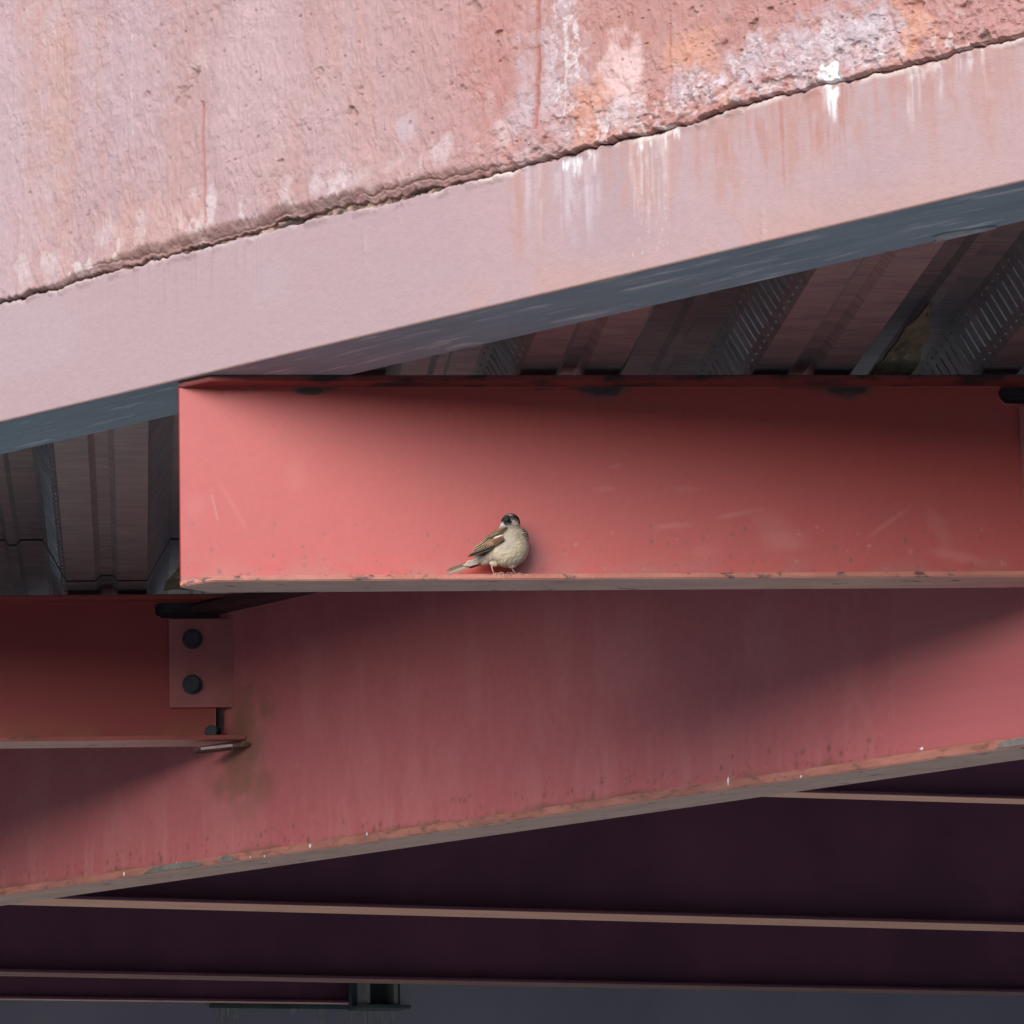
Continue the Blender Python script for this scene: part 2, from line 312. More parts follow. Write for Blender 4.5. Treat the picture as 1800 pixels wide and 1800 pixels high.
for i, (x, y, rx, ry, col, a) in enumerate((
    (990, 60, 34, 110, LIL, .75), (960, 190, 45, 80, LIL, .6), (925, 150, 18, 60, LIL, .75), (20, 250, 90, 300, LIL, .35), (240, 120, 80, 140, LIL, .30),
    (110, 180, 20, 170, (.47, .29, .23), .5), (260, 420, 80, 60, (.52, .30, .25), .5), (880, 120, 40, 90, RDD, .55), (1080, 40, 130, 60, RDD, .40), (1450, 30, 220, 60, RDD, .40),
    (1690, 60, 110, 70, (.44, .21, .19), .55), (1180, 190, 110, 40, RDD, .5), (1380, 150, 160, 50, RDD, .45), (1030, 215, 60, 40, RDD, .4),
    (1205, 95, 22, 32, OR, .7), (1245, 90, 24, 32, OR, .55), (1610, 45, 28, 38, OR, .75), (1035, 200, 20, 34, OR, .6), (1030, 235, 14, 16, OR, .6), (1590, 95, 18, 26, OR, .45), (1100, 195, 25, 30, OR, .45), (1290, 175, 14, 20, OR, .5), (1070, 170, 18, 30, OR, .4),
    (1100, 120, 26, 38, (.72, .5, .48), .85), (1110, 165, 16, 36, (.68, .45, .42), .6), (1330, 108, 40, 34, LIL, .75), (1440, 95, 80, 42, LIL, .85), (1500, 60, 60, 40, LIL, .75), (1550, 60, 14, 60, LIL, .8), (1200, 150, 14, 30, LIL, .8), (1250, 155, 40, 24, LIL, .6), (1105, 205, 45, 26, LIL, .8),
    (780, 265, 14, 20, WH, .6), (720, 225, 14, 16, LIL, .8), (565, 325, 16, 16, WH, .7), (510, 350, 14, 30, WH, .6), (375, 365, 10, 30, WH, .75), (350, 345, 8, 18, WH, .5), (45, 465, 16, 30, WH, .55), (95, 470, 16, 30, WH, .6), (190, 415, 14, 20, WH, .4), (255, 410, 10, 28, WH, .4), (640, 310, 40, 12, WH, .35), (890, 235, 10, 26, WH, .5), (360, 110, 14, 22, (.52, .40, .37), .5), (620, 360, 60, 10, WH, .3), (710, 285, 16, 10, WH, .45), (1000, 245, 10, 16, LIL, .6), (935, 270, 10, 14, LIL, .5), (870, 185, 6, 30, WH, .3))):
    pb(x, y, rx, ry, col, a * (.6 if i > 27 else .68 if col is LIL else .85), 1.35, 42, seed=i, soft=1.3)
# lacy efflorescence right of centre
lace = .7 * sstep(0.05, 0.0, np.abs(fbm(Sg * 48, Hg * 48, 5, .62, seed=13) - 0.5)) * sstep(.38, .6, fbm(Sg * 30, Hg * 30, 4, seed=33)) + .8 * sstep(.56, .66, fbm(Sg * 110, Hg * 90, 4, .6, seed=34))
zone = np.zeros_like(Sg)
for (x, y, rx, ry) in ((1340, 105, 60, 50), (1450, 95, 100, 60), (1530, 70, 50, 60), (1110, 210, 70, 40), (1230, 165, 70, 45), (1370, 160, 120, 30), (1000, 100, 40, 150)):
    s, h = fl(x, y); zone = np.maximum(zone, sstep(1.2, 0.5, np.sqrt(((Sg - s) / (rx * .00112)) ** 2 + ((Hg - h) / (ry * .00088)) ** 2)))
P.mix(0.6 * lace * zone, (0.70, 0.61, 0.61))
P.mix(0.55 * sstep(0.6, 0.72, fbm(Sg * 70, Hg * 40, 4, seed=21)) * sstep(0.09, 0.0, dz) * sstep(0.3, 0.55, fbm(Sg * 9, Hg * 9, 2, seed=23)), (0.72, 0.62, 0.60))
for (x0, y0, x1, y1, wd, col, a) in ((363, 180, 368, 395, .003, (.38, .13, .10), .8), (953, 0, 950, 230, .0045, (.36, .12, .09), .9), (1183, 20, 1182, 175, .002, (.35, .12, .09), .7), (120, 60, 118, 260, .004, (.40, .22, .17), .5), (240, 60, 240, 380, .002, (.6, .42, .40), .5), (1000, 40, 1000, 240, .002, WH, .5)):
    sa, ha = fl(x0, y0); sb, hb = fl(x1, y1); t = np.clip((Hg - hb) / (ha - hb), 0, 1)
    cx = sb + (sa - sb) * t + 0.004 * (fbm(Hg * 40, Hg * 0 + x0, 3) - 0.5)
    P.mix(a * (Hg > hb) * (Hg < ha) * np.exp(-((Sg - cx) / wd) ** 2) * sstep(0.25, 0.5, fbm(Sg * 60, Hg * 25, 3, seed=31)), col)
P.mix((0.25 + .5 * sstep(.4, .65, fbm(Sg * 90, Hg * 90, 3, seed=28))) * sstep(0.3, 1.0, pitm), (0.30, 0.17, 0.14))
P.mix(0.75 * sstep(0, .35, under) * cw * (.7 + .5 * fbm(Sg * 10, Hg * 60, 3, seed=32)), (0.31, 0.165, 0.145))                        # browner band along the rolled edge
P.mix(0.6 * sstep(0.004, 0.0, dz) * (.3 + .7 * cw), (0.20, 0.12, 0.09))
s, h = fl(1465, 140); P.blob(s, h, .016, .026, (0.85, 0.83, 0.82), 1.0, 0.8, 70, 3, 0.4)
s, h = fl(1170, 232); P.blob(s, h, .03, .008, (0.82, 0.78, 0.76), .9, 0.9, 70, 4, 0.4)
idx = np.arange(Sg.size).reshape(Sg.shape)
q = np.stack([idx[:-1, :-1], idx[1:, :-1], idx[1:, 1:], idx[:-1, 1:]], -1).reshape(-1, 4)
TH = 0.24                                                                   # close the block: back, top, underside, ends
ns, nz_ = Sg.shape; base = Vc.reshape(-1, 3); extra = []; ex_q = []
b_low = len(base) + np.arange(ns); extra.append(np.stack([sx, np.full(ns, TH), hc + gap], -1))
b_top = len(base) + ns + np.arange(ns); extra.append(np.stack([sx, np.full(ns, TH), np.full(ns, HT)], -1))
ex_q.append(np.stack([b_low[:-1], b_low[1:], idx[1:, 0], idx[:-1, 0]], -1))
ex_q.append(np.stack([idx[:-1, -1], idx[1:, -1], b_top[1:], b_top[:-1]], -1))
ex_q.append(np.stack([b_low[1:], b_low[:-1], b_top[:-1], b_top[1:]], -1))
ex_q.append(np.array([[b_low[0], idx[0, 0], idx[0, -1], b_top[0]], [idx[-1, 0], b_low[-1], b_top[-1], idx[-1, -1]]]))
cols = np.concatenate([P.c.reshape(-1, 3), np.tile([(0.45, 0.26, 0.25)], (2 * ns, 1))])
me = mesh_np('concrete_block', np.concatenate([base] + extra), np.concatenate([q] + ex_q), cols, smooth=True)
par = thing('parapet_wall', 'rough pink painted concrete parapet with white and orange stains above the steel edge', 'wall', MF)
put('concrete_body', me, M_conc, par)
# crumbling bedding that shows in the open joint
xs = np.linspace(-0.12, 2.16, 900); zs = np.linspace(0.180, 0.222, 14)
Xb, Zb_ = np.meshgrid(xs, zs, indexing='ij')
dyb = 0.016 * (fbm(Xb * 60, Zb_ * 120, 4, seed=41) - 0.5)
Xb, Zb_, V, F_ = grid_solid('bedding', xs, zs, 0.011, 0.05, dy=dyb)
pbed = Paint(Xb, Zb_, (0.16, 0.10, 0.075)); pbed.mix(sstep(0.45, 0.65, fbm(Xb * 90, Zb_ * 90, 3, seed=42)), (0.44, 0.30, 0.25)); pbed.mix(sstep(0.55, 0.7, fbm(Xb * 25, Zb_ * 40, 3, seed=43)), (0.05, 0.035, 0.03))
cc = pbed.c.reshape(-1, 3); me = mesh_np('bedding', V, F_, np.concatenate([cc, cc]))
put('joint_bedding', me, mat_attr('joint_rust', 0.95, [(200, 0.002, (1, 1, 1))]), par)

# steel channel under it
ch = thing('edge_channel', 'smooth faded pink steel edge band with drip streaks and grey underside below the concrete', 'fascia beam', MF)
xs = np.concatenate([[S0, -1.5, -0.3], np.linspace(-0.12, 2.16, 1240), [2.5, S1]])
zt = np.concatenate([[0, 0.0012, 0.0025], np.linspace(0.004, 1, 120)])
Xs = np.repeat(xs[:, None], len(zt), 1); hcs = crack_h(xs)
chip = 0.0030 * (fbm(xs * 120, xs * 0 + 2.0, 3) - 0.5)
for (x, y, w_) in ((1212, 456, .012), (1240, 449, .008), (1565, 380, .006)):
    s, h = fl(x, y); chip += -0.0035 * np.exp(-((xs - s) / w_) ** 2)
Zs = (hcs - 0.0006 + chip * 0.8)[:, None] * zt[None, :]
yo = -0.0006 * (fbm(Xs * 10, Zs * 10, 3, seed=51) - 0.5) - 0.0005 * (fbm(Xs * 120, Zs * 190, 3, seed=52) - 0.5) - .0008 * (fbm(Xs * 30, Zs * 50, 3, seed=60) - .5)
tedge = hcs[:, None] - Zs
yo += 0.004 * sstep(0.004, 0, tedge) - 0.0028 * sstep(0.016, 0.003, tedge) * sstep(0.45, 0.65, fbm(Xs * 40, Zs * 30, 4, seed=53))
yo += 0.0015 * sstep(0.0025, 0.0, Zs)
for (x0, y0, L_) in ((1008, 330, .05), (640, 430, .03), (1340, 400, .03), (575, 360, .02)):   # paint drips and blisters
    s, h = fl(x0, y0); yo -= 0.0018 * np.exp(-((Xs - s) / .004) ** 2 - ((Zs - h) / L_) ** 2) * (fbm(Xs * 200, Zs * 200, 2, seed=3))
PS = Paint(Xs, Zs, (0.40, 0.268, 0.272))
PS.mix(0.6 * sstep(0.42, 0.64, fbm(Xs * 3.5, Zs * 5, 3, seed=54)), (0.41, 0.298, 0.305))
PS.mix(0.7 * sstep(0.8, 1.3, Xs) * sstep(0.38, 0.62, fbm(Xs * 6, Zs * 3, 3, seed=55)), (0.45, 0.285, 0.275))
PS.mix(0.5 * sstep(0.07, 0.0, Zs) * sstep(0.75, 1.2, Xs) * sstep(2.1, 1.7, Xs) * sstep(0.3, 0.6, fbm(Xs * 8, Zs * 6, 3, seed=56)), (0.48, 0.255, 0.21))
def drips(lo, hi, dens, col, a, lmin, lmax, wmin=.0012, wmax=.004, seed=0, start=0.0):
    rg = np.random.default_rng(seed)
    for _ in range(dens):
        c = rg.uniform(lo, hi); wd = rg.uniform(wmin, wmax); ln = rg.uniform(lmin, lmax); st = start + rg.uniform(0, 0.01)
        i0, i1 = np.searchsorted(xs, [c - 4 * wd - .006, c + 4 * wd + .006])
        X_, Z_, T_ = Xs[i0:i1], Zs[i0:i1], tedge[i0:i1] - st
        wob = 0.003 * (fbm(Z_ * 30, Z_ * 0 + c * 40, 2) - 0.5)
        m = np.exp(-((X_ - c - wob) / wd) ** 2) * sstep(-0.002, 0.003, T_) * sstep(ln, ln * 0.55, T_) * sstep(0.15, 0.6, fbm(X_ * 90, Z_ * 30, 3, seed=seed))
        m = np.clip(m * a, 0, 1)[..., None]; PS.c[i0:i1] = PS.c[i0:i1] * (1 - m) + np.array(col) * m
def sp(x): return fl(x, 300)[0]
xr = lambda a: FA is not None and fl(a, 742 - 0.2356 * a - 110)[0]
drips(xr(900), xr(1060), 22, (.52, .41, .43), .5, .05, .17, .002, .007, 1)
drips(xr(1060), xr(1190), 26, (.45, .24, .20), .4, .06, .19, .001, .006, 2)
drips(xr(1110), xr(1180), 22, (.60, .45, .43), .5, .03, .17, .0008, .004, 3)
for k in range(45):
    rg = np.random.default_rng(900 + k); cx = xr(rg.uniform(1110, 1175)); cz = rg.uniform(.02, .17); i0, i1 = np.searchsorted(xs, [cx - .004, cx + .004])
    m = np.clip(rg.uniform(.1, .5) * np.exp(-((Xs[i0:i1] - cx) / .0012) ** 2 - ((Zs[i0:i1] - cz) / .0025) ** 2), 0, 1)[..., None]; PS.c[i0:i1] = PS.c[i0:i1] * (1 - m) + np.array((.72, .62, .60)) * m
drips(xr(1260), xr(1500), 44, (.40, .17, .13), .6, .04, .16, .0008, .003, 4)
drips(xr(1540), xr(1620), 14, (.45, .22, .18), .4, .03, .10, .0008, .003, 5)
drips(xr(1600), xr(1740), 14, (.62, .50, .50), .6, .02, .11, .001, .004, 6)
drips(xr(230), xr(460), 30, (.33, .21, .20), .45, .03, .16, .0006, .0015, 7)
drips(xr(10), xr(400), 12, (.46, .33, .33), .35, .03, .14, .0006, .0015, 8)
drips(xr(430), xr(900), 24, (.46, .27, .25), .28, .03, .15, .0008, .004, 9)
drips(xr(985), xr(1050), 16, (.78, .74, .74), .95, .008, .040, .0010, .003, 10)
drips(xr(1120), xr(1200), 16, (.80, .74, .72), .95, .006, .030, .0010, .003, 11)
drips(xr(1450), xr(1480), 9, (.84, .82, .82), 1.0, .02, .055, .0015, .004, 12)
drips(xr(1590), xr(1660), 18, (.76, .64, .60), .85, .006, .02, .0015, .004, 13)
drips(xr(1730), xr(1736), 3, (.82, .78, .76), .9, .02, .04, .0015, .0025, 14)
drips(xr(900), xr(1800), 110, (.43, .22, .18), .36, .03, .20, .0015, .011, 15)
PS.mix(0.8 * sstep(0.012, 0.002, tedge) * sstep(0.42, 0.6, fbm(Xs * 26, Zs * 26, 4, seed=57)) * (0.35 + 0.65 * sstep(0.85, 1.1, Xs)), (0.72, 0.58, 0.53))
PS.mix(0.8 * sstep(0.0028, 0.001, Zs + 0.0012 * (fbm(Xs * 60, Zs * 0, 3, seed=58) - .3)), (0.20, 0.10, 0.07))
PS.mul(0.96 + 0.08 * fbm(Xs * 150, Zs * 150, 3, seed=59))
Vs = np.stack([Xs, yo, Zs], -1); idx = np.arange(Xs.size).reshape(Xs.shape)
q = np.stack([idx[:-1, :-1], idx[1:, :-1], idx[1:, 1:], idx[:-1, 1:]], -1).reshape(-1, 4)
n0 = Xs.size; ns = len(xs)
lo_b = n0 + np.arange(ns); hi_b = n0 + ns + np.arange(ns)
ext = np.concatenate([np.stack([xs, np.full(ns, .009), np.full(ns, .010)], -1), np.stack([xs, np.full(ns, .012), hcs - .002], -1)])
q2 = np.concatenate([np.stack([idx[:-1, -1], idx[1:, -1], hi_b[1:], hi_b[:-1]], -1), np.stack([lo_b[1:], lo_b[:-1], hi_b[:-1], hi_b[1:]], -1), np.stack([lo_b[:-1], lo_b[1:], idx[1:, 0], idx[:-1, 0]], -1)])
cols = np.concatenate([PS.c.reshape(-1, 3), np.tile([(0.3, 0.15, 0.13)], (2 * ns, 1))])
put('face_plate', mesh_np('face_plate', np.concatenate([Vs.reshape(-1, 3), ext]), np.concatenate([q, q2]), cols, smooth=True), M_fasc, ch)
bm = bmesh.new(); box(bm, (S0, 0.0025, 0.0006), (S1, 0.170, 0.0095)); from_bm('soffit_plate', bm, M_soffit, ch)
bm = bmesh.new(); box(bm, (S0, 0.013, 0.190), (S1, 0.150, 0.197)); from_bm('top_flange', bm, M_soffit, ch)
# a flake of pale paint hanging on the inner edge of the soffit
pk = on_z(1688, 411, ZD); k = np.array(MF.inverted() @ Vector(pk))
bm = bmesh.new(); pts = []
for i in range(14):
    a = i / 14 * 2 * math.pi; rr = 1 + 0.25 * math.sin(3 * a + 1) + 0.15 * math.sin(7 * a)
    pts.append((k[0] + 0.050 * math.cos(a) * rr, min(k[1] + 0.018 * math.sin(a) * rr, 0.169)))
prism(bm, pts, -0.0022, 0.0004); from_bm('paint_flake', bm, mat_noise('pale_flake', (.34, .37, .38), (.58, .61, .62), 40, rough=.8), ch)

# ------------------------------------------------------------------ roof slab over everything
WD = unit(np.array([1.0, 0.53, 0])); WN = np.array([WD[1], -WD[0], 0])
WP = on_z(300, 1757, ZB) - WN * 1.6
bm = bmesh.new()
def fpt(s, inn): p = fw(s, inn, 0); return (p[0], p[1])
def wpt(t): p = WP + WD * t; return (p[0], p[1])
prism(bm, [fpt(S0, 0.245), fpt(S1, 0.245), (7.5, 7.0), wpt(9), wpt(-6.5), (-6.5, 10.5)], CAMZ + ZD + 0.112, CAMZ + ZD + 0.30)
sl = from_bm('roof_slab', bm, M_slab); tag(sl, 'dark concrete roof slab resting on the ribbed metal deck', 'roof slab')

# ------------------------------------------------------------------ I-beams
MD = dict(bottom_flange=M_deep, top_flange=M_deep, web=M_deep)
def beam(name, label, P0, d, L, H, bf, tf, tw, mats, cat='beam', group=None, chamfer=0.0, webgrid=None, skew=0.0):
    """P0: centre of the underside at the near/left end; parts in local metres"""
    t = thing(name, label, cat, frame(P0, d), group)
    c = chamfer
    poly = [(0, -tw / 2 - .001), (c, -bf / 2), (L, -bf / 2), (L, bf / 2), (c, bf / 2), (0, tw / 2 + .001)] if c else [(0, -bf / 2), (L, -bf / 2), (L - skew, bf / 2), (0, bf / 2)]
    for nm, z0, z1 in (('bottom_flange', 0, tf), ('top_flange', H - tf, H)):
        bm = bmesh.new(); prism(bm, poly, z0, z1)
        bmesh.ops.recalc_face_normals(bm, faces=bm.faces[:])
        bmesh.ops.bevel(bm, geom=bm.edges[:], offset=min(0.0016, tf / 5), segments=2, affect='EDGES')
        fo = from_bm(nm, bm, mats[nm], t)
        if nm == 'bottom_flange':
            fo.data.materials.append(M_under_far_lit if mats is MD else (M_under if nm not in ('x',) and t['label'].find('farthest') < 0 else M_dim))
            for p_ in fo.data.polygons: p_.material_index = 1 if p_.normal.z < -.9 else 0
    if webgrid is None:
        bm = bmesh.new(); box(bm, (0.0015, -tw / 2, tf - .001), (L - .002, tw / 2, H - tf + .001)); from_bm('web', bm, mats['web'], t)
    return t
def local(t, x, y, off=0.0):            # photo point -> the beam's own metres on its web plane
    M = np.array(t.matrix_world); n = M[:3, 1]; P = M[:3, 3] + n * off
    q_ = on_plane(x, y, P, n); v = np.array(t.matrix_world.inverted() @ Vector(q_)); return v[0], v[2]
def web_mesh(t, x0, x1, xd0, xd1, step, H, tf, tw, base, painter, mat, keepf=None):
    xs = np.concatenate([[x0] if xd0 > x0 else [], np.arange(xd0, xd1, step), [x1]]); zs = np.linspace(tf - .001, H - tf + .001, int((H - 2 * tf) / step))
    kp = None
    if keepf is not None:
        cx, cz = np.meshgrid((xs[1:] + xs[:-1]) / 2, (zs[1:] + zs[:-1]) / 2, indexing='ij'); kp = keepf(cx, cz)
    X, Z, V, F_ = grid_solid('web', xs, zs, -tw / 2, tw / 2, kp)
    p = Paint(X, Z, base); painter(p)
    cc = np.concatenate([p.c.reshape(-1, 3), np.tile([base], (X.size, 1))])
    V, F_, cc = used(V, F_, cc)
    return put('web', mesh_np('web', V, F_, cc), mat, t)

def specks(p, n, xr_, zr_, rmin, rmax, col, a, seed, zpow=1.0):
    rg = np.random.default_rng(seed); xs_ = p.x[:, 0]
    for _ in range(n):
        cx = rg.uniform(*xr_); cz = zr_[0] + (zr_[1] - zr_[0]) * rg.random() ** zpow; r = rmin + (rmax - rmin) * rg.random() ** 3
        i0, i1 = np.searchsorted(xs_, [cx - 3 * r, cx + 3 * r])
        if i1 <= i0: continue
        d = np.sqrt((p.x[i0:i1] - cx) ** 2 + ((p.z[i0:i1] - cz) * rg.uniform(.6, 1.2)) ** 2)
        m = np.clip(a * rg.uniform(.4, 1) * sstep(1.5 * r, .5 * r, d), 0, 1)[..., None]
        p.c[i0:i1] = p.c[i0:i1] * (1 - m) + np.array(col) * m

# -- the beam the sparrow sits on
MB = dict(bottom_flange=M_red_edge, top_flange=M_red)
A_ = on_z(318, 1022, ZB); B_ = on_z(1800, 1013, ZB); DM = unit(B_ - A_); YM = unit(np.cross([0, 0, 1.0], DM))
BF, TF, TW, HM = 0.100, 0.0088, 0.007, ZD - ZB
Pm = A_ + YM * BF / 2; Pm = along_to(Pm, DM, 316.5)
Lm = 1.62
main = beam('steel_beam', 'bright red steel beam with free cut end under the fascia, sparrow on its lower flange', Pm, DM, Lm, HM, BF, TF, TW, dict(bottom_flange=M_red_edge, top_flange=M_rusty_shaded_top), 'steel beam', chamfer=0.048, webgrid=True)
sl0, sl1 = local(main, 1756, 711), local(main, 1756, 676)
def keep_main(x, z):
    zc = (sl0[1] + sl1[1]) / 2; hr = (sl1[1] - sl0[1]) / 2
    d = np.hypot(np.minimum(x - sl0[0] - hr, 0), z - zc) + 0.002 * (fbm(x * 90, z * 90, 2) - .5)
    return ~((d < hr))
def paint_main(p):
    x, z = p.x, p.z
    p.mix(0.5 * sstep(.4, .65, fbm(x * 3, z * 3, 4, seed=61)), (0.49, 0.060, 0.047))
    p.mix(0.35 * sstep(.5, .7, fbm(x * 14, z * 14, 4, seed=62)), (0.44, 0.050, 0.038))
    p.mix(0.22 * sstep(.45, .7, fbm(x * 26, z * 22, 5, .6, seed=63)), (0.49, 0.070, 0.055))
    p.mul(.93 + .14 * fbm(x * 170, z * 130, 3, .6, seed=160)); p.mix(.07 * sstep(.52, .66, fbm(x * 8, z * 200, 3, seed=161)), (0.42, 0.06, 0.05)); p.mix(.10 * sstep(.5, .7, fbm(x * 120, z * 9, 4, seed=162)), (0.50, 0.068, 0.055))
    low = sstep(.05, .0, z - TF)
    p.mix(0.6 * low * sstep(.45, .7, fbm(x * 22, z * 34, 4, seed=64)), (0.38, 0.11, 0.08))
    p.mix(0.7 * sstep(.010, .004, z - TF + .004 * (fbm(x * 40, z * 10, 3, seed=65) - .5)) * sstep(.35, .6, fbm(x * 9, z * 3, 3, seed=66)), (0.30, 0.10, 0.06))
    specks(p, 420, (0, 1.4), (TF, .10), .0007, .0030, (.20, .055, .03), .95, 5, 2.2)
    specks(p, 130, (0, 1.4), (TF, HM), .0006, .0016, (.28, .08, .05), .6, 6)
    specks(p, 60, (.5, 1.4), (TF, .09), .001, .003, (.55, .25, .2), .6, 7, 1.5)
    specks(p, 30, (.05, .45), (HM - .065, HM - .05), .0008, .002, (.15, .05, .03), .9, 8)
    specks(p, 200, (.55, .80), (HM - .055, HM - .02), .0006, .0016, (.22, .08, .05), .7, 9)
    for i, (px, py, rx, rz) in enumerate(((1055, 672, .042, .022), (1487, 670, .046, .024), (560, 676, .034, .012), (545, 688, .020, .006))):     # burn marks of the deck welds
        bx_, bz = local(main, px, py)
        p.blob(bx_, bz, rx * 1.25, rz * 1.25, (0.24, 0.08, 0.05), .8, .35, 60, 70 + i, .35)
        p.blob(bx_, bz, rx, rz, (0.035, 0.022, 0.02), .95, .3, 70, 80 + i, .3)
    for (px0, px1, py) in ((940, 1040, 683), (1370, 1470, 682)):
        a0 = local(main, px0, py); a1 = local(main, px1, py)
        p.mix(.8 * (x > a0[0]) * (x < a1[0]) * np.exp(-((z - a0[1] - .003 * (fbm(x * 30, x * 0, 2) - .5)) / .0022) ** 2) * sstep(.3, .5, fbm(x * 25, z * 10, 3, seed=67)), (.06, .025, .02))
    rg = np.random.default_rng(3)
    for (px, py, rx, rz, ang, a) in ((1180, 925, .040, .006, .1, .35), (1290, 905, .045, .005, .2, .35), (1360, 930, .05, .03, -.9, .22), (1380, 950, .05, .02, 0, .22), (1560, 920, .05, .005, .6, .35), (1650, 930, .05, .016, -1.1, .22), (1680, 978, .050, .010, -.2, .4), (1240, 970, .03, .012, .3, .2), (1060, 860, .02, .006, 0, .25), (1210, 860, .03, .006, 0, .2), (1080, 820, .012, .004, .3, .3), (410, 890, .004, .05, .5, .2), (520, 840, .02, .03, 0, .12), (345, 890, .02, .02, 0, .15)):
        cx, cz = local(main, px, py); ca, sa = math.cos(ang), math.sin(ang)
        u = (x - cx) * ca + (z - cz) * sa; v = -(x - cx) * sa + (z - cz) * ca
        d = np.sqrt((u / rx) ** 2 + (v / rz) ** 2) + .6 * (fbm(x * 70, z * 70, 3, seed=int(px)) - .5)
        p.mix(min(.6, a * 1.5) * sstep(1.2, .3, d), (0.55, 0.145, 0.12))
    a0 = local(main, 372, 870); a1 = local(main, 383, 915)
    t_ = np.clip((a0[1] - z) / (a0[1] - a1[1]), 0, 1); p.mix(.5 * (z < a0[1]) * (z > a1[1]) * np.exp(-((x - a0[0] - (a1[0] - a0[0]) * t_) / .0012) ** 2), (.58, .24, .22))
web_mesh(main, 0.0, Lm - .003, 0.0, 1.36, .0022, HM, TF, TW, RED, paint_main, M_web, keep_main)

def bolt_mesh(r, hgt):
    bm = bmesh.new()
    prism(bm, [(1.22 * r * math.cos(i / 20 * 2 * math.pi), 1.22 * r * math.sin(i / 20 * 2 * math.pi)) for i in range(20)], 0, .003)
    prism(bm, [(r * math.cos(i / 6 * 2 * math.pi + .3), r * math.sin(i / 6 * 2 * math.pi + .3)) for i in range(6)], .0032, hgt * .8)
    prism(bm, [(.8 * r * math.cos(i / 12 * 2 * math.pi + .3), .8 * r * math.sin(i / 12 * 2 * math.pi + .3)) for i in range(12)], hgt * .8 + .0002, hgt)
    bmesh.ops.rotate(bm, verts=bm.verts[:], cent=(0, 0, 0), matrix=Matrix.Rotation(math.pi / 2, 3, 'X'))
    bmesh.ops.recalc_face_normals(bm, faces=bm.faces[:])
    me = bpy.data.meshes.new('bolt'); bm.to_mesh(me); bm.free(); me.materials.append(M_bolt); return me
ME_BOLT = bolt_mesh(.0165, .016)
M_plate = mat_noise('red_plate_paint', (0.38, 0.12, 0.115), (0.48, 0.155, 0.15), 12, rough=.55, c3=(.2, .09, .06), t3=(.66, .74), s3=20)
def conn_angle(t, x0, x1, z0, z1, tw, bolts, leg_dir):
    bm = bmesh.new(); th = .009
    box(bm, (x0, -tw / 2 - th, z0), (x1, -tw / 2 - .0006, z1))
    c, s_ = leg_dir; n = (-s_, c)
    prism(bm, [(x1 + .0005, -tw / 2 - .0006), (x1 + .0005, -tw / 2 - th), (x1 + c * .06, -tw / 2 - th + s_ * .06), (x1 + c * .06 + n[0] * th, -tw / 2 - th + s_ * .06 + n[1] * th)], z0 + .0004, z1 - .0004)
    a = from_bm('connection_angle', bm, M_plate, t)
    for (bx_, bz) in bolts:
        b = bpy.data.objects.new('bolt', ME_BOLT); C.objects.link(b); b.parent = a; b.location = (bx_, -tw / 2 - th, bz)
    return a

# -- girder behind (runs parallel to the fascia)
BG, TG, TWG = .126, .0155, .011
PG = along_to(on_z(150, 1045, ZD), DM, 438)                                   # where the left beam meets it
PG2 = along_to(Pm, DM, 1930)                                                  # where the sparrow's beam meets it
_d = unit(np.array([PG2[0] - PG[0], PG2[1] - PG[1], 0])); _n = np.array([_d[1], -_d[0], 0])
GA = on_plane(0, 1575, PG + _n * BG / 2, _n); GB = on_plane(1800, 1311, PG + _n * BG / 2, _n); DG = unit(GB - GA); YG = unit(np.cross([0, 0, 1.0], DG))
print('girder', GA, GB, np.degrees(np.arctan2(DG[1], DG[0])))
HG = ZD + CAMZ - max(GA[2], GB[2] + (GB[2] - GA[2]) * .6) - .002
G0 = GA + YG * BG / 2 - DG * 2.6
gird = beam('girder_beam', 'deep dusty red girder crossing low behind, with rusty chipped lower flange', G0, DG, 6.4, HG, BG, TG, TWG, dict(bottom_flange=M_worn_edge, top_flange=M_dark_top), 'steel girder', webgrid=True)
def glp(px, py): return local(gird, px, py, -TWG / 2)
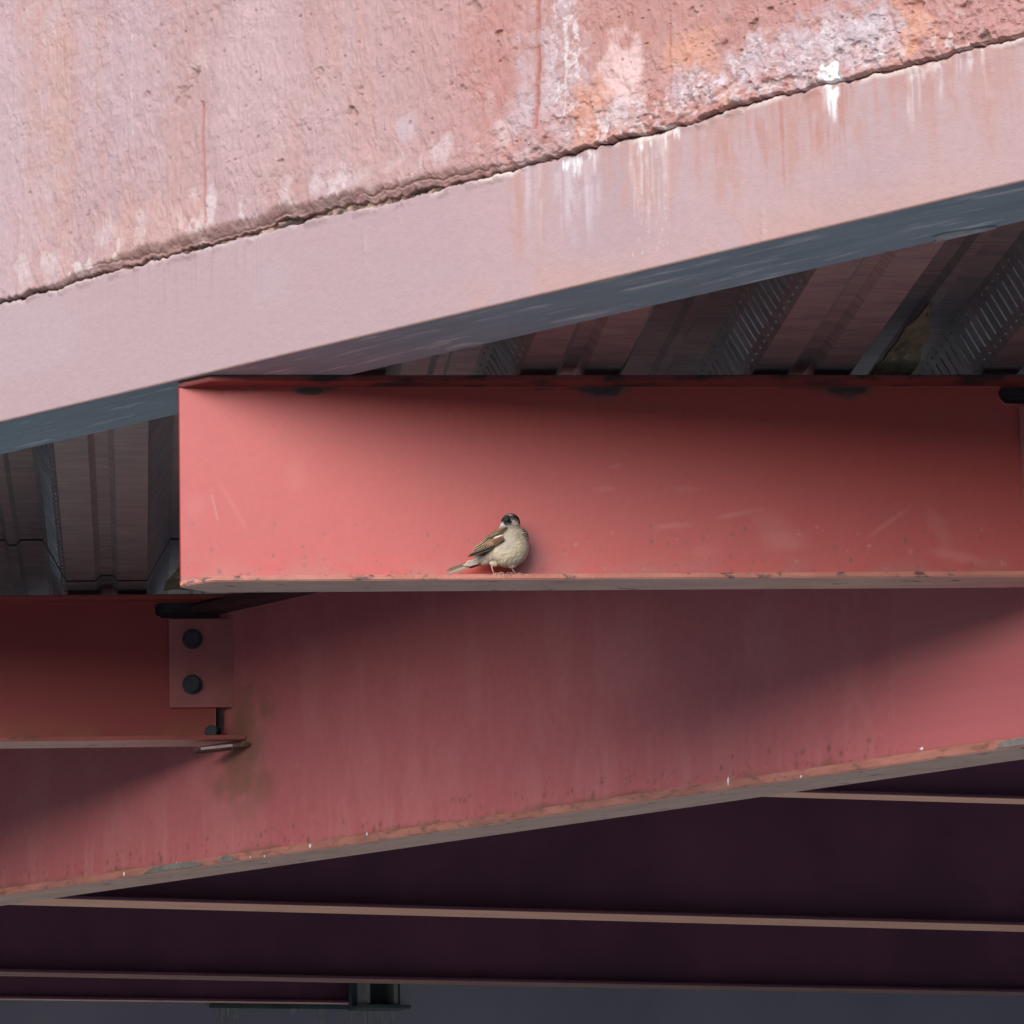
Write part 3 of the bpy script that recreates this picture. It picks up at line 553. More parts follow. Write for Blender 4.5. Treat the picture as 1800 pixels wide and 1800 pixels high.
def paint_girder(p):
    x, z = p.x, p.z
    p.mix(0.5 * sstep(.4, .65, fbm(x * 3, z * 2, 4, seed=91)), (0.54, 0.15, 0.155))
    p.mix(0.4 * sstep(.5, .72, fbm(x * 16, z * 5, 4, seed=92)), (0.58, 0.19, 0.19))
    p.mix(0.14 * sstep(.54, .75, fbm(x * 34, z * 5, 4, seed=93)) * sstep(.3, .05, z), (0.60, 0.22, 0.21))
    p.mul(.92 + .16 * fbm(x * 110, z * 80, 3, .6, seed=163))
    for i, (px, py, rx, rz, a) in enumerate(((435, 1290, .06, .06, .75), (420, 1350, .075, .05, .75), (450, 1380, .05, .05, .5), (425, 1260, .03, .05, .6))):
        cx, cz = glp(px, py); p.blob(cx, cz, rx, rz, (0.24, 0.105, 0.06), a * .85, 1.1, 22, 94 + i, 1.5)
    p.mix(0.85 * sstep(.020, .006, z - TG + .016 * (fbm(x * 18, z * 20, 4, seed=98) - .5)) * sstep(.35, .55, fbm(x * 8, z * 4, 3, seed=99)), (0.24, 0.10, 0.06))
    specks(p, 700, (2.2, 5.2), (TG, .07), .0012, .005, (.20, .075, .045), .85, 15, 2.4)
    specks(p, 160, (2.2, 5.2), (TG, .3), .001, .003, (.55, .27, .24), .5, 16, 1.6)
    rg = np.random.default_rng(8)
    for _ in range(150):                                                     # wash marks running down
        cx = rg.uniform(2.3, 5.2); top_ = rg.uniform(.06, .22); wd = rg.uniform(.0015, .009)
        p.mix(.20 * rg.random() * sstep(.3, .6, fbm(x * 20, z * 14, 3, seed=97)) * np.exp(-((x - cx - .008 * (fbm(z * 14, z * 0 + cx * 9, 2) - .5)) / wd) ** 2) * sstep(top_, top_ * .4, z), (0.68, 0.32, 0.30))
web_mesh(gird, 0.0015, 6.398, 2.3, 5.2, .004, HG, TG, TWG, RED2, paint_girder, M_gird)
M_chip = mat_noise('bare_grey_chip', (.13, .12, .11), (.24, .22, .20), 60, rough=.9)
def chip_strip(px0, px1, py):                                               # paint gone from the flange edge
    a0 = local(gird, px0, py[0], -BG / 2); a1 = local(gird, px1, py[1], -BG / 2)
    bm = bmesh.new(); n = 16; up, lo = [], []
    for i in range(n + 1):
        xx = a0[0] + (a1[0] - a0[0]) * i / n; k_ = math.sin(math.pi * min(1, max(0, i / n))) ** .35
        up.append((xx, .0035 + .0105 * k_ + random.uniform(-.0015, .0008))); lo.append((xx, .0014 + random.uniform(0, .0008)))
    f_ = [bm.verts.new((u[0], -BG / 2 - .0012, u[1])) for u in up]; g_ = [bm.verts.new((u[0], -BG / 2 - .0012, u[1])) for u in lo]
    f2 = [bm.verts.new((u[0], -BG / 2 + .0004, u[1])) for u in up]; g2 = [bm.verts.new((u[0], -BG / 2 + .0004, u[1])) for u in lo]
    for i in range(n):
        bm.faces.new((g_[i], g_[i + 1], f_[i + 1], f_[i])); bm.faces.new((f_[i], f_[i + 1], f2[i + 1], f2[i])); bm.faces.new((g2[i], g2[i + 1], g_[i + 1], g_[i]))
    from_bm('chipped_patch', bm, M_chip, gird)
chip_strip(254, 356, (1529, 1513)); chip_strip(1752, 1850, (1307, 1294)); chip_strip(384, 412, (1509, 1505))
M_drop = mat_noise('white_dropping', (.75, .73, .70), (.85, .84, .82), 90, rough=.8)
def dropping(t, px, py, off, r, ln=1.0):
    a0 = local(t, px, py, off)
    bm = bmesh.new(); bmesh.ops.create_icosphere(bm, subdivisions=2, radius=r)
    for v in bm.verts:
        n_ = 1 + .35 * math.sin(9 * v.co.x / r + 3 * v.co.z / r); v.co = Vector((v.co.x * n_, v.co.y * .35, v.co.z * n_ * ln)) + Vector((a0[0], off - .0003, a0[1]))
    o = from_bm('dropping', bm, M_drop, t); return o
for (px, py, r, l) in ((218, 1536, .003, 1.2), (545, 1487, .0035, 1.0), (465, 1505, .002, 1), (1280, 1373, .0022, 3.0), (1620, 1316, .0038, .6), (1408, 1365, .002, 1), (440, 1507, .0016, 1), (645, 1466, .002, 1.6), (310, 1516, .0016, 1)):
    dropping(gird, px, py, -BG / 2, r, l)

# -- beam on the left, bolted to the girder
ptL = on_z(150, 1045, ZD)
HL = 0.292
L0 = PG - DM * 2.3 + np.array([0, 0, -HL])
L0 = L0 + YM * BF / 2
LL = 2.3 - 0.055
left = beam('steel_beam', 'shadowed dark red beam at left, bolted to the girder through a two bolt plate', L0, DM, LL + .046, HL, BF, .0088, TW, dict(bottom_flange=M_red, top_flange=M_red), 'steel beam', webgrid=True, skew=.088)
lp = lambda px, py: local(left, px, py, -TW / 2)
n0_, n1_ = lp(272, 1087), lp(272, 1056)
def keep_left(x, z):
    zc = (n0_[1] + n1_[1]) / 2; hr = (n1_[1] - n0_[1]) / 2
    d = np.hypot(np.minimum(x - n0_[0] - hr, 0), z - zc) + .003 * (fbm(x * 60, z * 60, 2) - .5)
    return ~((d < hr) | ((x > g0_[0]) & (z > g0_[1]) & (z < g1_[1])))
def gap_shade(t, x0, x1, z0, z1):  # added dark strip standing in for the deep shade inside a cut
    bm = bmesh.new(); box(bm, (x0, TW / 2 + .002, z0), (x1, TW / 2 + .014, z1)); return from_bm('gap_shade_strip', bm, M_gap_shade, t)
M_gap_shade = mat_noise('gap_shade_dark', (.012, .011, .014), (.05, .04, .045), 30, (1, 1, 8), .8, c3=(.12, .08, .07), t3=(.66, .72), s3=40, st3=(1, 1, 6))  # near-black tone painted for the shade in the cuts
gap_shade(left, n0_[0] - .004, LL - .002, n0_[1] - .004, n1_[1] + .004)
gap_shade(main, sl0[0] - .004, Lm - .004, sl0[1] - .004, sl1[1] + .004)
g0_, g1_ = lp(381, 1290), lp(398, 1246)
gap_shade(left, g0_[0] - .002, LL - .001, g0_[1] - .002, g1_[1] + .004)
def paint_left(p):
    x, z = p.x, p.z
    p.mix(.5 * sstep(.4, .65, fbm(x * 4, z * 4, 4, seed=101)), (0.37, 0.07, 0.065))
    p.mix(.6 * sstep(.07, .0, z) * sstep(.3, .6, fbm(x * 9, z * 14, 4, seed=102)), (0.38, 0.13, 0.065))
    specks(p, 120, (1.4, 2.3), (.01, .06), .001, .004, (.24, .09, .05), .8, 25, 2)
web_mesh(left, 0.0, LL, 1.4, LL - .004, .0035, HL, .0088, TW, (.34, .056, .052), paint_left, M_gird, keep_left)
a0 = lp(298, 1245); a1 = lp(408, 1089)
rel = math.atan2(DG[1], DG[0]) - math.atan2(DM[1], DM[0])
conn_angle(left, a0[0], a1[0], a0[1], a1[1], TW, [lp(338, 1125), lp(338, 1205)], (math.cos(.7), math.sin(.7)))
b_ = bpy.data.objects.new('bolt', ME_BOLT); C.objects.link(b_); b_.parent = left
kx, kz = lp(372, 1288); b_.location = (kx, -TW / 2 - .004, kz); b_.scale = (.72, 1, .72)
# torn-cut edges of the cope and the seat lug under the flange
sx0, sz0 = local(left, 342, 1319, -BF / 2); sx1, sz1 = local(left, 432, 1309, -BF / 2)
bm = bmesh.new(); box(bm, (0, -.012, -.0035), (.108, .03, .0035))
bmesh.ops.bevel(bm, geom=bm.edges[:], offset=.001, segments=1, affect='EDGES')
sp_ = from_bm('seat_lug', bm, M_rust, left); sp_.location = (sx0, -BF / 2 - .004, sz0 - .001); sp_.rotation_euler = (0, -.10, 0)
bm = bmesh.new(); box(bm, (.012, -.0145, -.0022), (.075, -.0124, .0030)); o_ = from_bm('bare_face', bm, mat_noise('bare_lug_face', (.50, .38, .32), (.62, .50, .44), 40), sp_)
# matching connection of the sparrow's beam, at the right edge
a0 = local(main, 1803, 1000, -TW / 2); a1 = local(main, 1900, 716, -TW / 2)
conn_angle(main, a0[0], a1[0], .09, a1[1], TW, [(a0[0] + .055, .13), (a0[0] + .055, .20)], (math.cos(.7), math.sin(.7)))

# -- beams deep under the roof
GRP = 'dark beams receding under the roof'
def far_beam(label, p0, p1, H, bf, tf, ext0, ext1, mats):
    a = on_z(*p0, ZB); b = on_z(*p1, ZB); d = unit(b - a); y = unit(np.cross([0, 0, 1.0], d))
    P0 = a - d * ext0 + y * bf / 2
    return beam('steel_beam', label, P0, d, np.linalg.norm(b - a) + ext0 + ext1, H, bf, tf, .008, mats, 'steel beam', GRP)
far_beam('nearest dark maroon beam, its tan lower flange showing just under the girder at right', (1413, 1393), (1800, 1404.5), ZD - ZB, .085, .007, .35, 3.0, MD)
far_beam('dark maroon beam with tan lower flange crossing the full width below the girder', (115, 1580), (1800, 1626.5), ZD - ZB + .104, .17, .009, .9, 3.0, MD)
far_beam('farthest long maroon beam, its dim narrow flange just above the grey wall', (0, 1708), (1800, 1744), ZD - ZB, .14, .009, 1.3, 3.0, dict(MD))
# short beam in front of the wall, ending at a bracket
a = on_z(0, 1755, ZB - .004); b = on_z(622, 1763, ZB - .004); d = unit(b - a); y = unit(np.cross([0, 0, 1.0], d))
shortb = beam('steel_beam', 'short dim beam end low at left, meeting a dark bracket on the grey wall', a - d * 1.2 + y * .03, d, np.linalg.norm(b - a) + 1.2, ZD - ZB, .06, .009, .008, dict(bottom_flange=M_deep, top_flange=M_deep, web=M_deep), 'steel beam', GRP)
bp_ = on_z(622, 1768, ZB - .02)
br = thing('wall_bracket', 'dark teal steel bracket with pale worn cheeks holding the short beam at the wall', 'bracket', frame(bp_, d))
bm = bmesh.new(); box(bm, (0.002, .02, 0), (.176, .05, .30)); from_bm('back_plate', bm, M_box, br)
bm = bmesh.new(); box(bm, (.02, -.06, .004), (.034, .0195, .30)); from_bm('cheek_plate', bm, mat_noise('worn_cheek', (.16, .17, .16), (.30, .30, .27), 18, rough=.7), br)
o2 = bpy.data.objects.new('cheek_plate', br.children[1].data); C.objects.link(o2); o2.parent = br; o2.location = (.10, 0, 0)
bm = bmesh.new(); box(bm, (0.0, -.07, -.012), (.176, .05, -.0005)); from_bm('shelf_plate', bm, M_box, br)
# the grey wall and its ledge
bm = bmesh.new()
def lw(t, inn): p = WP + WD * t - WN * inn; return (p[0], p[1])
prism(bm, [lw(-6.5, 0), lw(9, 0), lw(9, .25), lw(-6.5, .25)], 0.0, CAMZ + ZD + .11)
wl = from_bm('back_wall', bm, M_wall); tag(wl, 'dim blue grey wall at the far end under the roof', 'wall')
pw = on_plane(368, 1772, WP, WN); pw2 = on_plane(705, 1775, WP, WN)
lg = thing('wall_ledge', 'thin ragged dark ledge with pale drips on the grey wall below the bracket', 'ledge', frame(pw, pw2 - pw))
LW = float(np.linalg.norm(pw2 - pw))
bm = bmesh.new(); box(bm, (0, -.05, 0), (LW, -.001, .012)); from_bm('shelf', bm, M_box, lg)
M_stain = mat_noise('lime_drip', (.30, .30, .30), (.45, .45, .44), 20, rough=.9)
bm = bmesh.new()
for (t0, wd, ln) in ((.03, .05, .07), (.12, .03, .05), (.42, .05, .03), (.55, .03, .06), (.72, .03, .05), (.80, .025, .09), (.87, .02, .10), (.95, .02, .07)):
    for k in range(4):
        xx = t0 * LW + random.uniform(0, wd); ww = random.uniform(.004, .011); l2 = ln * random.uniform(.5, 1.2)
        vs_ = [(xx - ww, 0), (xx + ww, 0), (xx + ww * .7, -l2 * .7), (xx, -l2), (xx - ww * .6, -l2 * .6)]
        a_ = [bm.verts.new((v[0], -.004 - .0006 * k, v[1])) for v in vs_]; c_ = [bm.verts.new((v[0], -.0005, v[1])) for v in vs_]
        bm.faces.new(a_)
        for i in range(5): bm.faces.new((a_[i], a_[(i + 1) % 5], c_[(i + 1) % 5], c_[i]))
from_bm('lime_drips', bm, M_stain, lg)['kind'] = 'stuff'

# ------------------------------------------------------------------ ribbed metal deck
RD = unit(np.array([-0.0920, 1.0195, 0])); RX = np.array([RD[1], -RD[0], 0])   # rib direction, across
dorg = on_z(915, 657, ZD + .008)                                              # left edge of a rib bottom
MDk = Matrix(((RX[0], RD[0], 0, dorg[0]), (RX[1], RD[1], 0, dorg[1]), (0, 0, 1, CAMZ + ZD + .0105), (0, 0, 0, 1)))
deck = thing('metal_deck', 'dark galvanised ribbed metal roof deck with embossed ribs above the beams', 'roof deck', MDk)
PIT_, BW, SW, DP = .3685, .157, .046, .083
def prof(bw=BW):                        # one pitch, starting at the left edge of the rib bottom (z=0), ending at the next one
    tw_ = PIT_ - bw - 2 * SW; m = bw / 2; x2 = bw + SW; mt = x2 + tw_ / 2
    return [(0, 0), (m - .022, 0), (m - .011, .011), (m + .011, .011), (m + .022, 0), (bw, 0), (x2, DP), (mt - .016, DP), (mt - .008, DP - .010), (mt + .008, DP - .010), (mt + .016, DP), (x2 + tw_, DP)]
pl = prof()
Minv = MDk.inverted()
fin = Minv @ Vector(fw(0, .014, 0)); fdir = Minv.to_3x3() @ Vector(FD); fnn = Minv.to_3x3() @ Vector(FN)
lapl = Minv @ Vector(on_z(180, 1022, ZD + .008)); LAP = lapl.y
def sheet(i0, n, y0, y1, dzz):
    bm = bmesh.new(); T = .0016
    pts = []
    for k in range(n): pts += [(x + (i0 + k) * PIT_, z) for x, z in pl]
    pts.append(((i0 + n) * PIT_ - .0003, 0 + 0.0))
    ys = [y0, y1]; rows = []
    for yy in ys:
        rows.append(([bm.verts.new((p[0], yy, p[1] + dzz)) for p in pts], [bm.verts.new((p[0], yy, p[1] + T + dzz)) for p in pts]))
    for k in range(len(pts) - 1):
        bm.faces.new((rows[0][0][k], rows[0][0][k + 1], rows[1][0][k + 1], rows[1][0][k]))
        bm.faces.new((rows[1][1][k], rows[1][1][k + 1], rows[0][1][k + 1], rows[0][1][k]))
        for r_ in (0, 1): bm.faces.new((rows[r_][0][k], rows[r_][1][k], rows[r_][1][k + 1], rows[r_][0][k + 1]))
    for k in (0, -1): bm.faces.new((rows[0][0][k], rows[1][0][k], rows[1][1][k], rows[0][1][k]))
    bmesh.ops.bisect_plane(bm, geom=bm.verts[:] + bm.edges[:] + bm.faces[:], plane_co=fin, plane_no=fnn, clear_outer=True)
    if not bm.verts: bm.free(); return
    o = from_bm('deck_sheet', bm, M_galv, deck)
    # embossed bars up the flute sides
    bm = bmesh.new(); dxs, dzs = SW, DP; ln_ = math.hypot(dxs, dzs)
    for k in range(n):
        for side in (0, 1):
            xb = (i0 + k + (1 if side == 0 else 0)) * PIT_ + (BW if side else 0); sg = 1 if side else -1     # foot of the flute side
            yy = y0 + .02
            while yy < y1 - .02:
                if (Vector((xb, yy, 0)) - fin).dot(fnn) < -.03:
                    def pt(u, o_): return (xb + sg * (dxs * u) + sg * o_ * dzs / ln_, dzs * u - 0 + dzz - o_ * dxs / ln_ * 1.0)
                    for (u0, u1, hw, hh) in (((.24, .76, .0022, .0022), (.85, .90, .0034, .0028), (.10, .15, .0034, .0028)) if side == 0 else ((.12, .88, .0016, .0008),)):
                        q0, q1 = pt(u0, -.0002), pt(u1, -.0002); r0_, r1_ = pt(u0 + .03, hh), pt(u1 - .03, hh)
                        sh = .012
                        a_ = [bm.verts.new((q0[0], yy - hw, q0[1])), bm.verts.new((q0[0], yy + hw, q0[1])), bm.verts.new((q1[0], yy + hw, q1[1])), bm.verts.new((q1[0], yy - hw, q1[1]))]
                        b2 = [bm.verts.new((r0_[0], yy - hw * .4, r0_[1])), bm.verts.new((r0_[0], yy + hw * .4, r0_[1])), bm.verts.new((r1_[0], yy + hw * .4, r1_[1])), bm.verts.new((r1_[0], yy - hw * .4, r1_[1]))]
                        bm.faces.new(b2)
                        for j in range(4): bm.faces.new((a_[j], a_[(j + 1) % 4], b2[(j + 1) % 4], b2[j]))
                yy += .042
    if bm.verts: e = from_bm('embossing', bm, M_galv_lit, o); e['kind'] = 'stuff'
    else: bm.free()
for i in range(-10, 10, 2): sheet(i, 2, -4.0, LAP, 0.0)
for i in range(-10, 10, 2): sheet(i, 2, LAP + .022, LAP + 2.2, 0.0)
# thin ragged yellowish smears in the flutes over the beams
def yellow_smear(px, py, lbl, zz, k=1.0):
    p = on_z(px, py, zz); v = Minv @ Vector(p)
    i = math.floor(v.x / PIT_); x0 = i * PIT_ + BW + .004
    bm = bmesh.new(); n = 11; rows = []; FWd = PIT_ - BW - .008
    for j in range(n):                                                      # a thin smear climbing the flute in front of the beam
        v_ = j / (n - 1); z_ = .004 + (DP - .006) * v_ ** .8; ins = SW * z_ / DP
        l_ = ins + .004 + (FWd * .10 + .03 * v_) * k; r_ = l_ + (FWd * .36 * (1 - v_) ** .8 + .004) * k; yy = .045 - .17 * v_
        row = []
        for m_ in range(6):
            t_ = m_ / 5; row.append(bm.verts.new((l_ + (r_ - l_) * t_ + random.uniform(-.003, .003), yy + random.uniform(-.006, .006), z_ + random.uniform(-.003, .003))))
        rows.append((row, [bm.verts.new((w_.co.x, w_.co.y + .02, min(w_.co.z + .004, DP + .003))) for w_ in row]))
    for (a_, a2), (b2, c2) in zip(rows[:-1], rows[1:]):
        for m_ in range(5): bm.faces.new((a_[m_], b2[m_], b2[m_ + 1], a_[m_ + 1])); bm.faces.new((a2[m_ + 1], c2[m_ + 1], c2[m_], a2[m_]))
        bm.faces.new((a_[0], a2[0], c2[0], b2[0])); bm.faces.new((a_[5], b2[5], c2[5], a2[5]))
    for (a_, a2), f_ in ((rows[0], 1), (rows[-1], -1)):
        for m_ in range(5): bm.faces.new((a_[m_], a_[m_ + 1], a2[m_ + 1], a2[m_])[::f_])
    o = from_bm('flute_smear', bm, M_yellowish); o.matrix_world = MDk @ Matrix.Translation((x0, v.y, -.009))
    tag(o, lbl, 'yellow_smear', 'yellow smears in the deck flutes'); return o
yellow_smear(262, 1035, 'small yellowish smear between deck rib and end of the bright beam, at left', ZD)
yellow_smear(1610, 655, 'yellowish smear in the deck flute above the bright beam, at right', ZD, .9)

# ------------------------------------------------------------------ the sparrow (built in millimetres, x right along the beam, y towards the web, z up)
bx0, _ = local(main, 884.5, 1010, -BF / 2 + .015)
MBird = main.matrix_world @ Matrix.Translation((bx0 - .001, -BF / 2 + .015, TF + .0002)) @ Matrix.Diagonal((1.02, 1.0, 1.005, 1))
bird = thing('sparrow', 'plump male house sparrow, grey bellied with black bib, perched on the bright beam flange', 'bird', MBird)
def zp(zx, zz): return ((zx - 1000) * .1253, (1075 - zz) * .1253)          # points measured on the enlarged bird
def ellip(bm, c, r, ax=None, ang=0):
    M = Matrix.Translation(c) @ (Matrix.Rotation(ang, 4, ax) if ax else Matrix()) @ Matrix.Diagonal((*r, 1))
    bmesh.ops.create_icosphere(bm, subdivisions=4, radius=1, matrix=M)
bm = bmesh.new()
ellip(bm, (9, -3, 43), (32.5, 28, 31))                    # belly and breast
ellip(bm, (14, -3, 58), (27, 25, 20))                     # shoulders
ellip(bm, (-10, 1, 42), (28, 22, 21), 'Y', -.55)          # back, sloping to the tail
ellip(bm, (-25, 4, 30), (19, 13, 13), 'Y', -.50)          # rump
ellip(bm, (-41, 6, 20.5), (14, 6.5, 5.5), 'Y', -.45)      # under-tail coverts
ellip(bm, (13.5, -5, 82), (14.8, 15, 14.2))               # head
ellip(bm, (12.0, -8, 76), (15.0, 13.5, 11))               # cheeks
ellip(bm, (12, -4, 70), (17.5, 17, 11))                   # neck
ellip(bm, (-13, -2, 20), (8, 7, 7), 'Y', .5); ellip(bm, (14, -5, 18), (9, 8, 8))      # thigh fluff
for v in bm.verts: v.co *= .001
me0 = bpy.data.meshes.new('body_raw'); bm.to_mesh(me0); bm.free()
o0 = bpy.data.objects.new('body_raw', me0); C.objects.link(o0)
rm = o0.modifiers.new('r', 'REMESH'); rm.mode = 'VOXEL'; rm.voxel_size = .00075
sm = o0.modifiers.new('s', 'SMOOTH'); sm.iterations = 14; sm.factor = .5
dg = bpy.context.evaluated_depsgraph_get(); ev = o0.evaluated_get(dg)
me = bpy.data.meshes.new_from_object(ev); bpy.data.objects.remove(o0); bpy.data.meshes.remove(me0)
n = len(me.vertices); co = np.empty(n * 3, np.float32); me.vertices.foreach_get('co', co); co = co.reshape(-1, 3).astype(float)
no = np.empty(n * 3, np.float32); me.vertex_normals.foreach_get('vector', no); no = no.reshape(-1, 3)
mm = co * 1000; X, Y, Z = mm[:, 0], mm[:, 1], mm[:, 2]
u = X + Y * .35                                            # plumage lies along the body
fea = fbm((X * .9 + Z * .45) * .30, (Z * .9 - X * .45 + Y * .5) * .75, 4, .6, seed=121) - .5
soft = fbm(X * .12 + Y * .1, Z * .12, 3, seed=122) - .5
body_low = sstep(74, 62, Z)
co2 = co + no * ((fea * 1.3 * body_low + fea * .6 * (1 - body_low) + soft * 1.0 * body_low) * .001)[:, None]
CREAM, GREYB, BRN_, CHEST, BLK, DGREY, PALE = (.64, .51, .36), (.37, .295, .215), (.105, .062, .038), (.15, .07, .035), (.012, .011, .012), (.05, .048, .048), (.60, .55, .48)
pc = Paint(X, Z, CREAM)
pc.mix(.75 * sstep(44, 62, Z + .10 * X + 5 * soft), GREYB)
pc.mix(.35 * sstep(.1, .3, soft), (.36, .32, .25)); pc.mix(.5 * sstep(.05, .22, fea) , (.33, .28, .22)); pc.mix(.4 * sstep(-.05, -.22, fea), (.56, .50, .41))
pc.mix(.5 * sstep(24, 12, Z) * sstep(-10, 0, X), (.52, .46, .38))
back = sstep(-3, 5, (Z - 51) * .55 - (X + 6) * .72 + 3 * fea) * sstep(2, -6, X - 10) 
back = np.maximum(back, sstep(2, 10, Y) * sstep(30, 40, Z + .3 * X) * sstep(66, 60, Z))
pc.mix(.95 * back, BRN_); pc.mix(.6 * back * sstep(.0, .2, np.sin(u * 1.3 + 6 * fea)), (.035, .025, .02)); pc.mix(.35 * back * sstep(.1, .25, fea), (.30, .20, .12))
def spot(zx, zz, rx, rz, col, a=1.0, rag=.5, front=True, soft_=.6):
    cx, cz = zp(zx, zz); d = np.sqrt(((X - cx) / rx) ** 2 + ((Z - cz) / rz) ** 2) + rag * (fbm(X * .5, Z * .5, 3, seed=int(zx) % 50) - .5)
    m = a * sstep(1 + soft_ / 2, 1 - soft_ / 2, d)
    if front: m = m * sstep(6, -2, Y)
    pc.mix(m, col)
hd = sstep(72, 76, Z + (X - 12) * .05) * (np.hypot(X - 13.5, (Z - 82)) < 20)
pc.mix(hd, (.34, .28, .23))                                                # head base: warm grey-brown
pc.mix(sstep(88.5, 92.5, Z - .10 * np.abs(X - 12) + 1.5 * fea) * hd, (.085, .066, .055))      # crown
spot(1085, 330, 8, 3.5, (.19, .165, .145), .9)                             # grey forehead
spot(1180, 330, 8.5, 6.5, (.03, .02, .018), .95)                           # dark side of the crown
spot(1215, 390, 5, 6, (.10, .045, .028), .9)                               # chestnut behind the eye
spot(1140, 358, 9, 2.2, BLK, .95)                                          # eye stripe
spot(1150, 425, 9, 5.5, (.42, .36, .30), .9)                               # pale cheek
spot(1190, 420, 6, 4.5, (.29, .23, .18), .8)
spot(1005, 455, 5.5, 5, (.66, .60, .54), .9)                               # pale side of the throat
spot(990, 372, 2.6, 2.6, (.60, .52, .46), .8)
spot(990, 405, 2.2, 4, (.05, .04, .035), .8)
spot(1048, 395, 6.8, 6.8, (.020, .020, .022), 1.0, .3)                     # bib and lores
spot(1062, 440, 6.8, 7.0, (.022, .023, .026), 1.0, .5)
spot(1070, 465, 3.5, 3.0, (.06, .062, .07), .8, .6)
spot(1195, 455, 7, 2.2, (.55, .48, .40), .8)
spot(1160, 382, 9.5, 4.2, (.05, .034, .026), .9, .3); spot(1195, 345, 7.5, 5.5, (.035, .022, .017), .95, .3); spot(1226, 398, 4.5, 7, (.085, .042, .028), .9, .3); spot(1172, 368, 8, 2.2, (.02, .015, .013), .9, .3)
spot(1110, 345, 3.4, 1.2, (.40, .36, .33), .8, .2)
spot(960, 480, 3.5, 3, (.58, .52, .45), .8)
spot(1100, 500, 18, 3.4, (.27, .235, .195), .8)                            # darker feathers at the collar
for zx, zz, rx, rz in ((1272, 552, 4.6, 1.1), (1285, 582, 4.4, 1.5), (1278, 610, 3.2, 1.0), (1258, 520, 3.2, .8), (1240, 600, 2, .7), (1262, 568, 4, .5)):
    spot(zx, zz, rx, rz, (.02, .018, .018) if zz != 568 else (.6, .52, .42), .95, .35)
spot(1285, 566, 4, .8, (.62, .55, .45), .9, .3); spot(1282, 597, 3.5, .7, (.60, .53, .43), .9, .3)
spot(1240, 515, 8, 3.5, (.24, .20, .165), .6)
spot(1080, 680, 8, 10, (.47, .43, .37), .5, .8); spot(1000, 740, 12, 8, (.40, .38, .34), .5, .8)
spot(740, 880, 14, 5, (.62, .50, .40), .7, .6); spot(830, 930, 6, 6, (.66, .60, .52), .7, .6)
me.vertices.foreach_set('co', co2.astype(np.float32).ravel()); me.update()
ca = me.color_attributes.new('paint', 'FLOAT_COLOR', 'POINT'); c4 = np.ones((n, 4), np.float32); c4[:, :3] = pc.c; ca.data.foreach_set('color', c4.ravel())
for p_ in me.polygons: p_.use_smooth = True
me.name = 'body'
M_feather = mat_attr('plumage', .85, [(900, .0004, (1, 1, 1))], spec=.2)
body = put('body', me, M_feather, bird)
bvh = BVHTree.FromPolygons([v.co.copy() for v in me.vertices], [tuple(p_.vertices) for p_ in me.polygons])
def skin_y(x, z):                                                           # how far forward the body comes at x, z (mm)
    h_ = bvh.ray_cast(Vector((x * .001, -.2, z * .001)), Vector((0, 1, 0)))
    return h_[0].y * 1000 if h_[0] else None
class Feathers:
    def __init__(s): s.V, s.F, s.Cc = [], [], []
    def add(s, a, b, wid, core, edge, lift, bend=0.0, tipw=.35, ya=None, yb=None, n=9):
        (ax, az), (bx, bz) = zp(*a), zp(*b); L_ = math.hypot(bx - ax, bz - az); dx, dz_ = (bx - ax) / L_, (bz - az) / L_
        px_, pz_ = -dz_, dx; base_i = len(s.V); last = None; rows = 7
        for i in range(n):
            t = i / (n - 1); k = wid * .1253 / 2 * (min(1, .55 + t * 1.6) * (1 - max(0, (t - .72) / .28) ** 2 * (1 - tipw)))
            if i == n - 1: k *= .35
            cx = ax + (bx - ax) * t + px_ * bend * math.sin(math.pi * t); cz = az + (bz - az) * t + pz_ * bend * math.sin(math.pi * t)
            if ya is None:
                y = skin_y(cx, cz)
                if y is None or (last is not None and y > last + 2.5): y = last + .4 if last is not None else 0
                last = y
            else: y = ya + (yb - ya) * t
            for j in range(rows):
                w_ = (j - (rows - 1) / 2) / ((rows - 1) / 2)
                s.V.append(((cx + px_ * k * w_) * .001, (y - lift - .55 * (1 - w_ * w_) + .25 * t) * .001, (cz + pz_ * k * w_) * .001))
                e_ = max(sstep(.45, .7, abs(w_)), sstep(.88, 1, t)); rn = random.uniform(.85, 1.15)
                s.Cc.append([(core[q_] * (1 - e_) + edge[q_] * e_) * rn for q_ in range(3)])
        for i in range(n - 1):
            for j in range(rows - 1):
                q0 = base_i + i * rows + j; s.F.append((q0, q0 + 1, q0 + rows + 1, q0 + rows))
    def build(s, name, parent):
        V = np.array(s.V); F_ = np.array(s.F); nv = len(V)
        V2 = V + np.array([0, .00022, 0])                                   # vane thickness
        me = mesh_np(name, np.concatenate([V, V2]), np.concatenate([F_, F_[:, ::-1] + nv]), np.concatenate([s.Cc, s.Cc]), smooth=True)
        return put(name, me, M_feather, parent)
DK, BUF, MID = (.016, .012, .010), (.58, .36, .20), (.11, .066, .04)
wg = Feathers()
for a, b, wd, l_ in (((900, 745), (562, 866), 46, 1.0), ((890, 735), (575, 858), 46, 1.3), ((880, 722), (600, 845), 46, 1.6), ((870, 712), (612, 836), 44, 1.9)):
    wg.add(a, b, wd, DK, (.13, .09, .06), l_, .3)
wg.add((860, 735), (690, 815), 40, (.045, .035, .03), (.45, .31, .20), 2.2, .4)
wg.add((850, 705), (640, 815), 40, (.035, .027, .022), (.40, .27, .17), 2.3, .3)
wg.add((830, 680), (632, 790), 38, (.03, .024, .02), (.46, .32, .20), 2.5, .5)
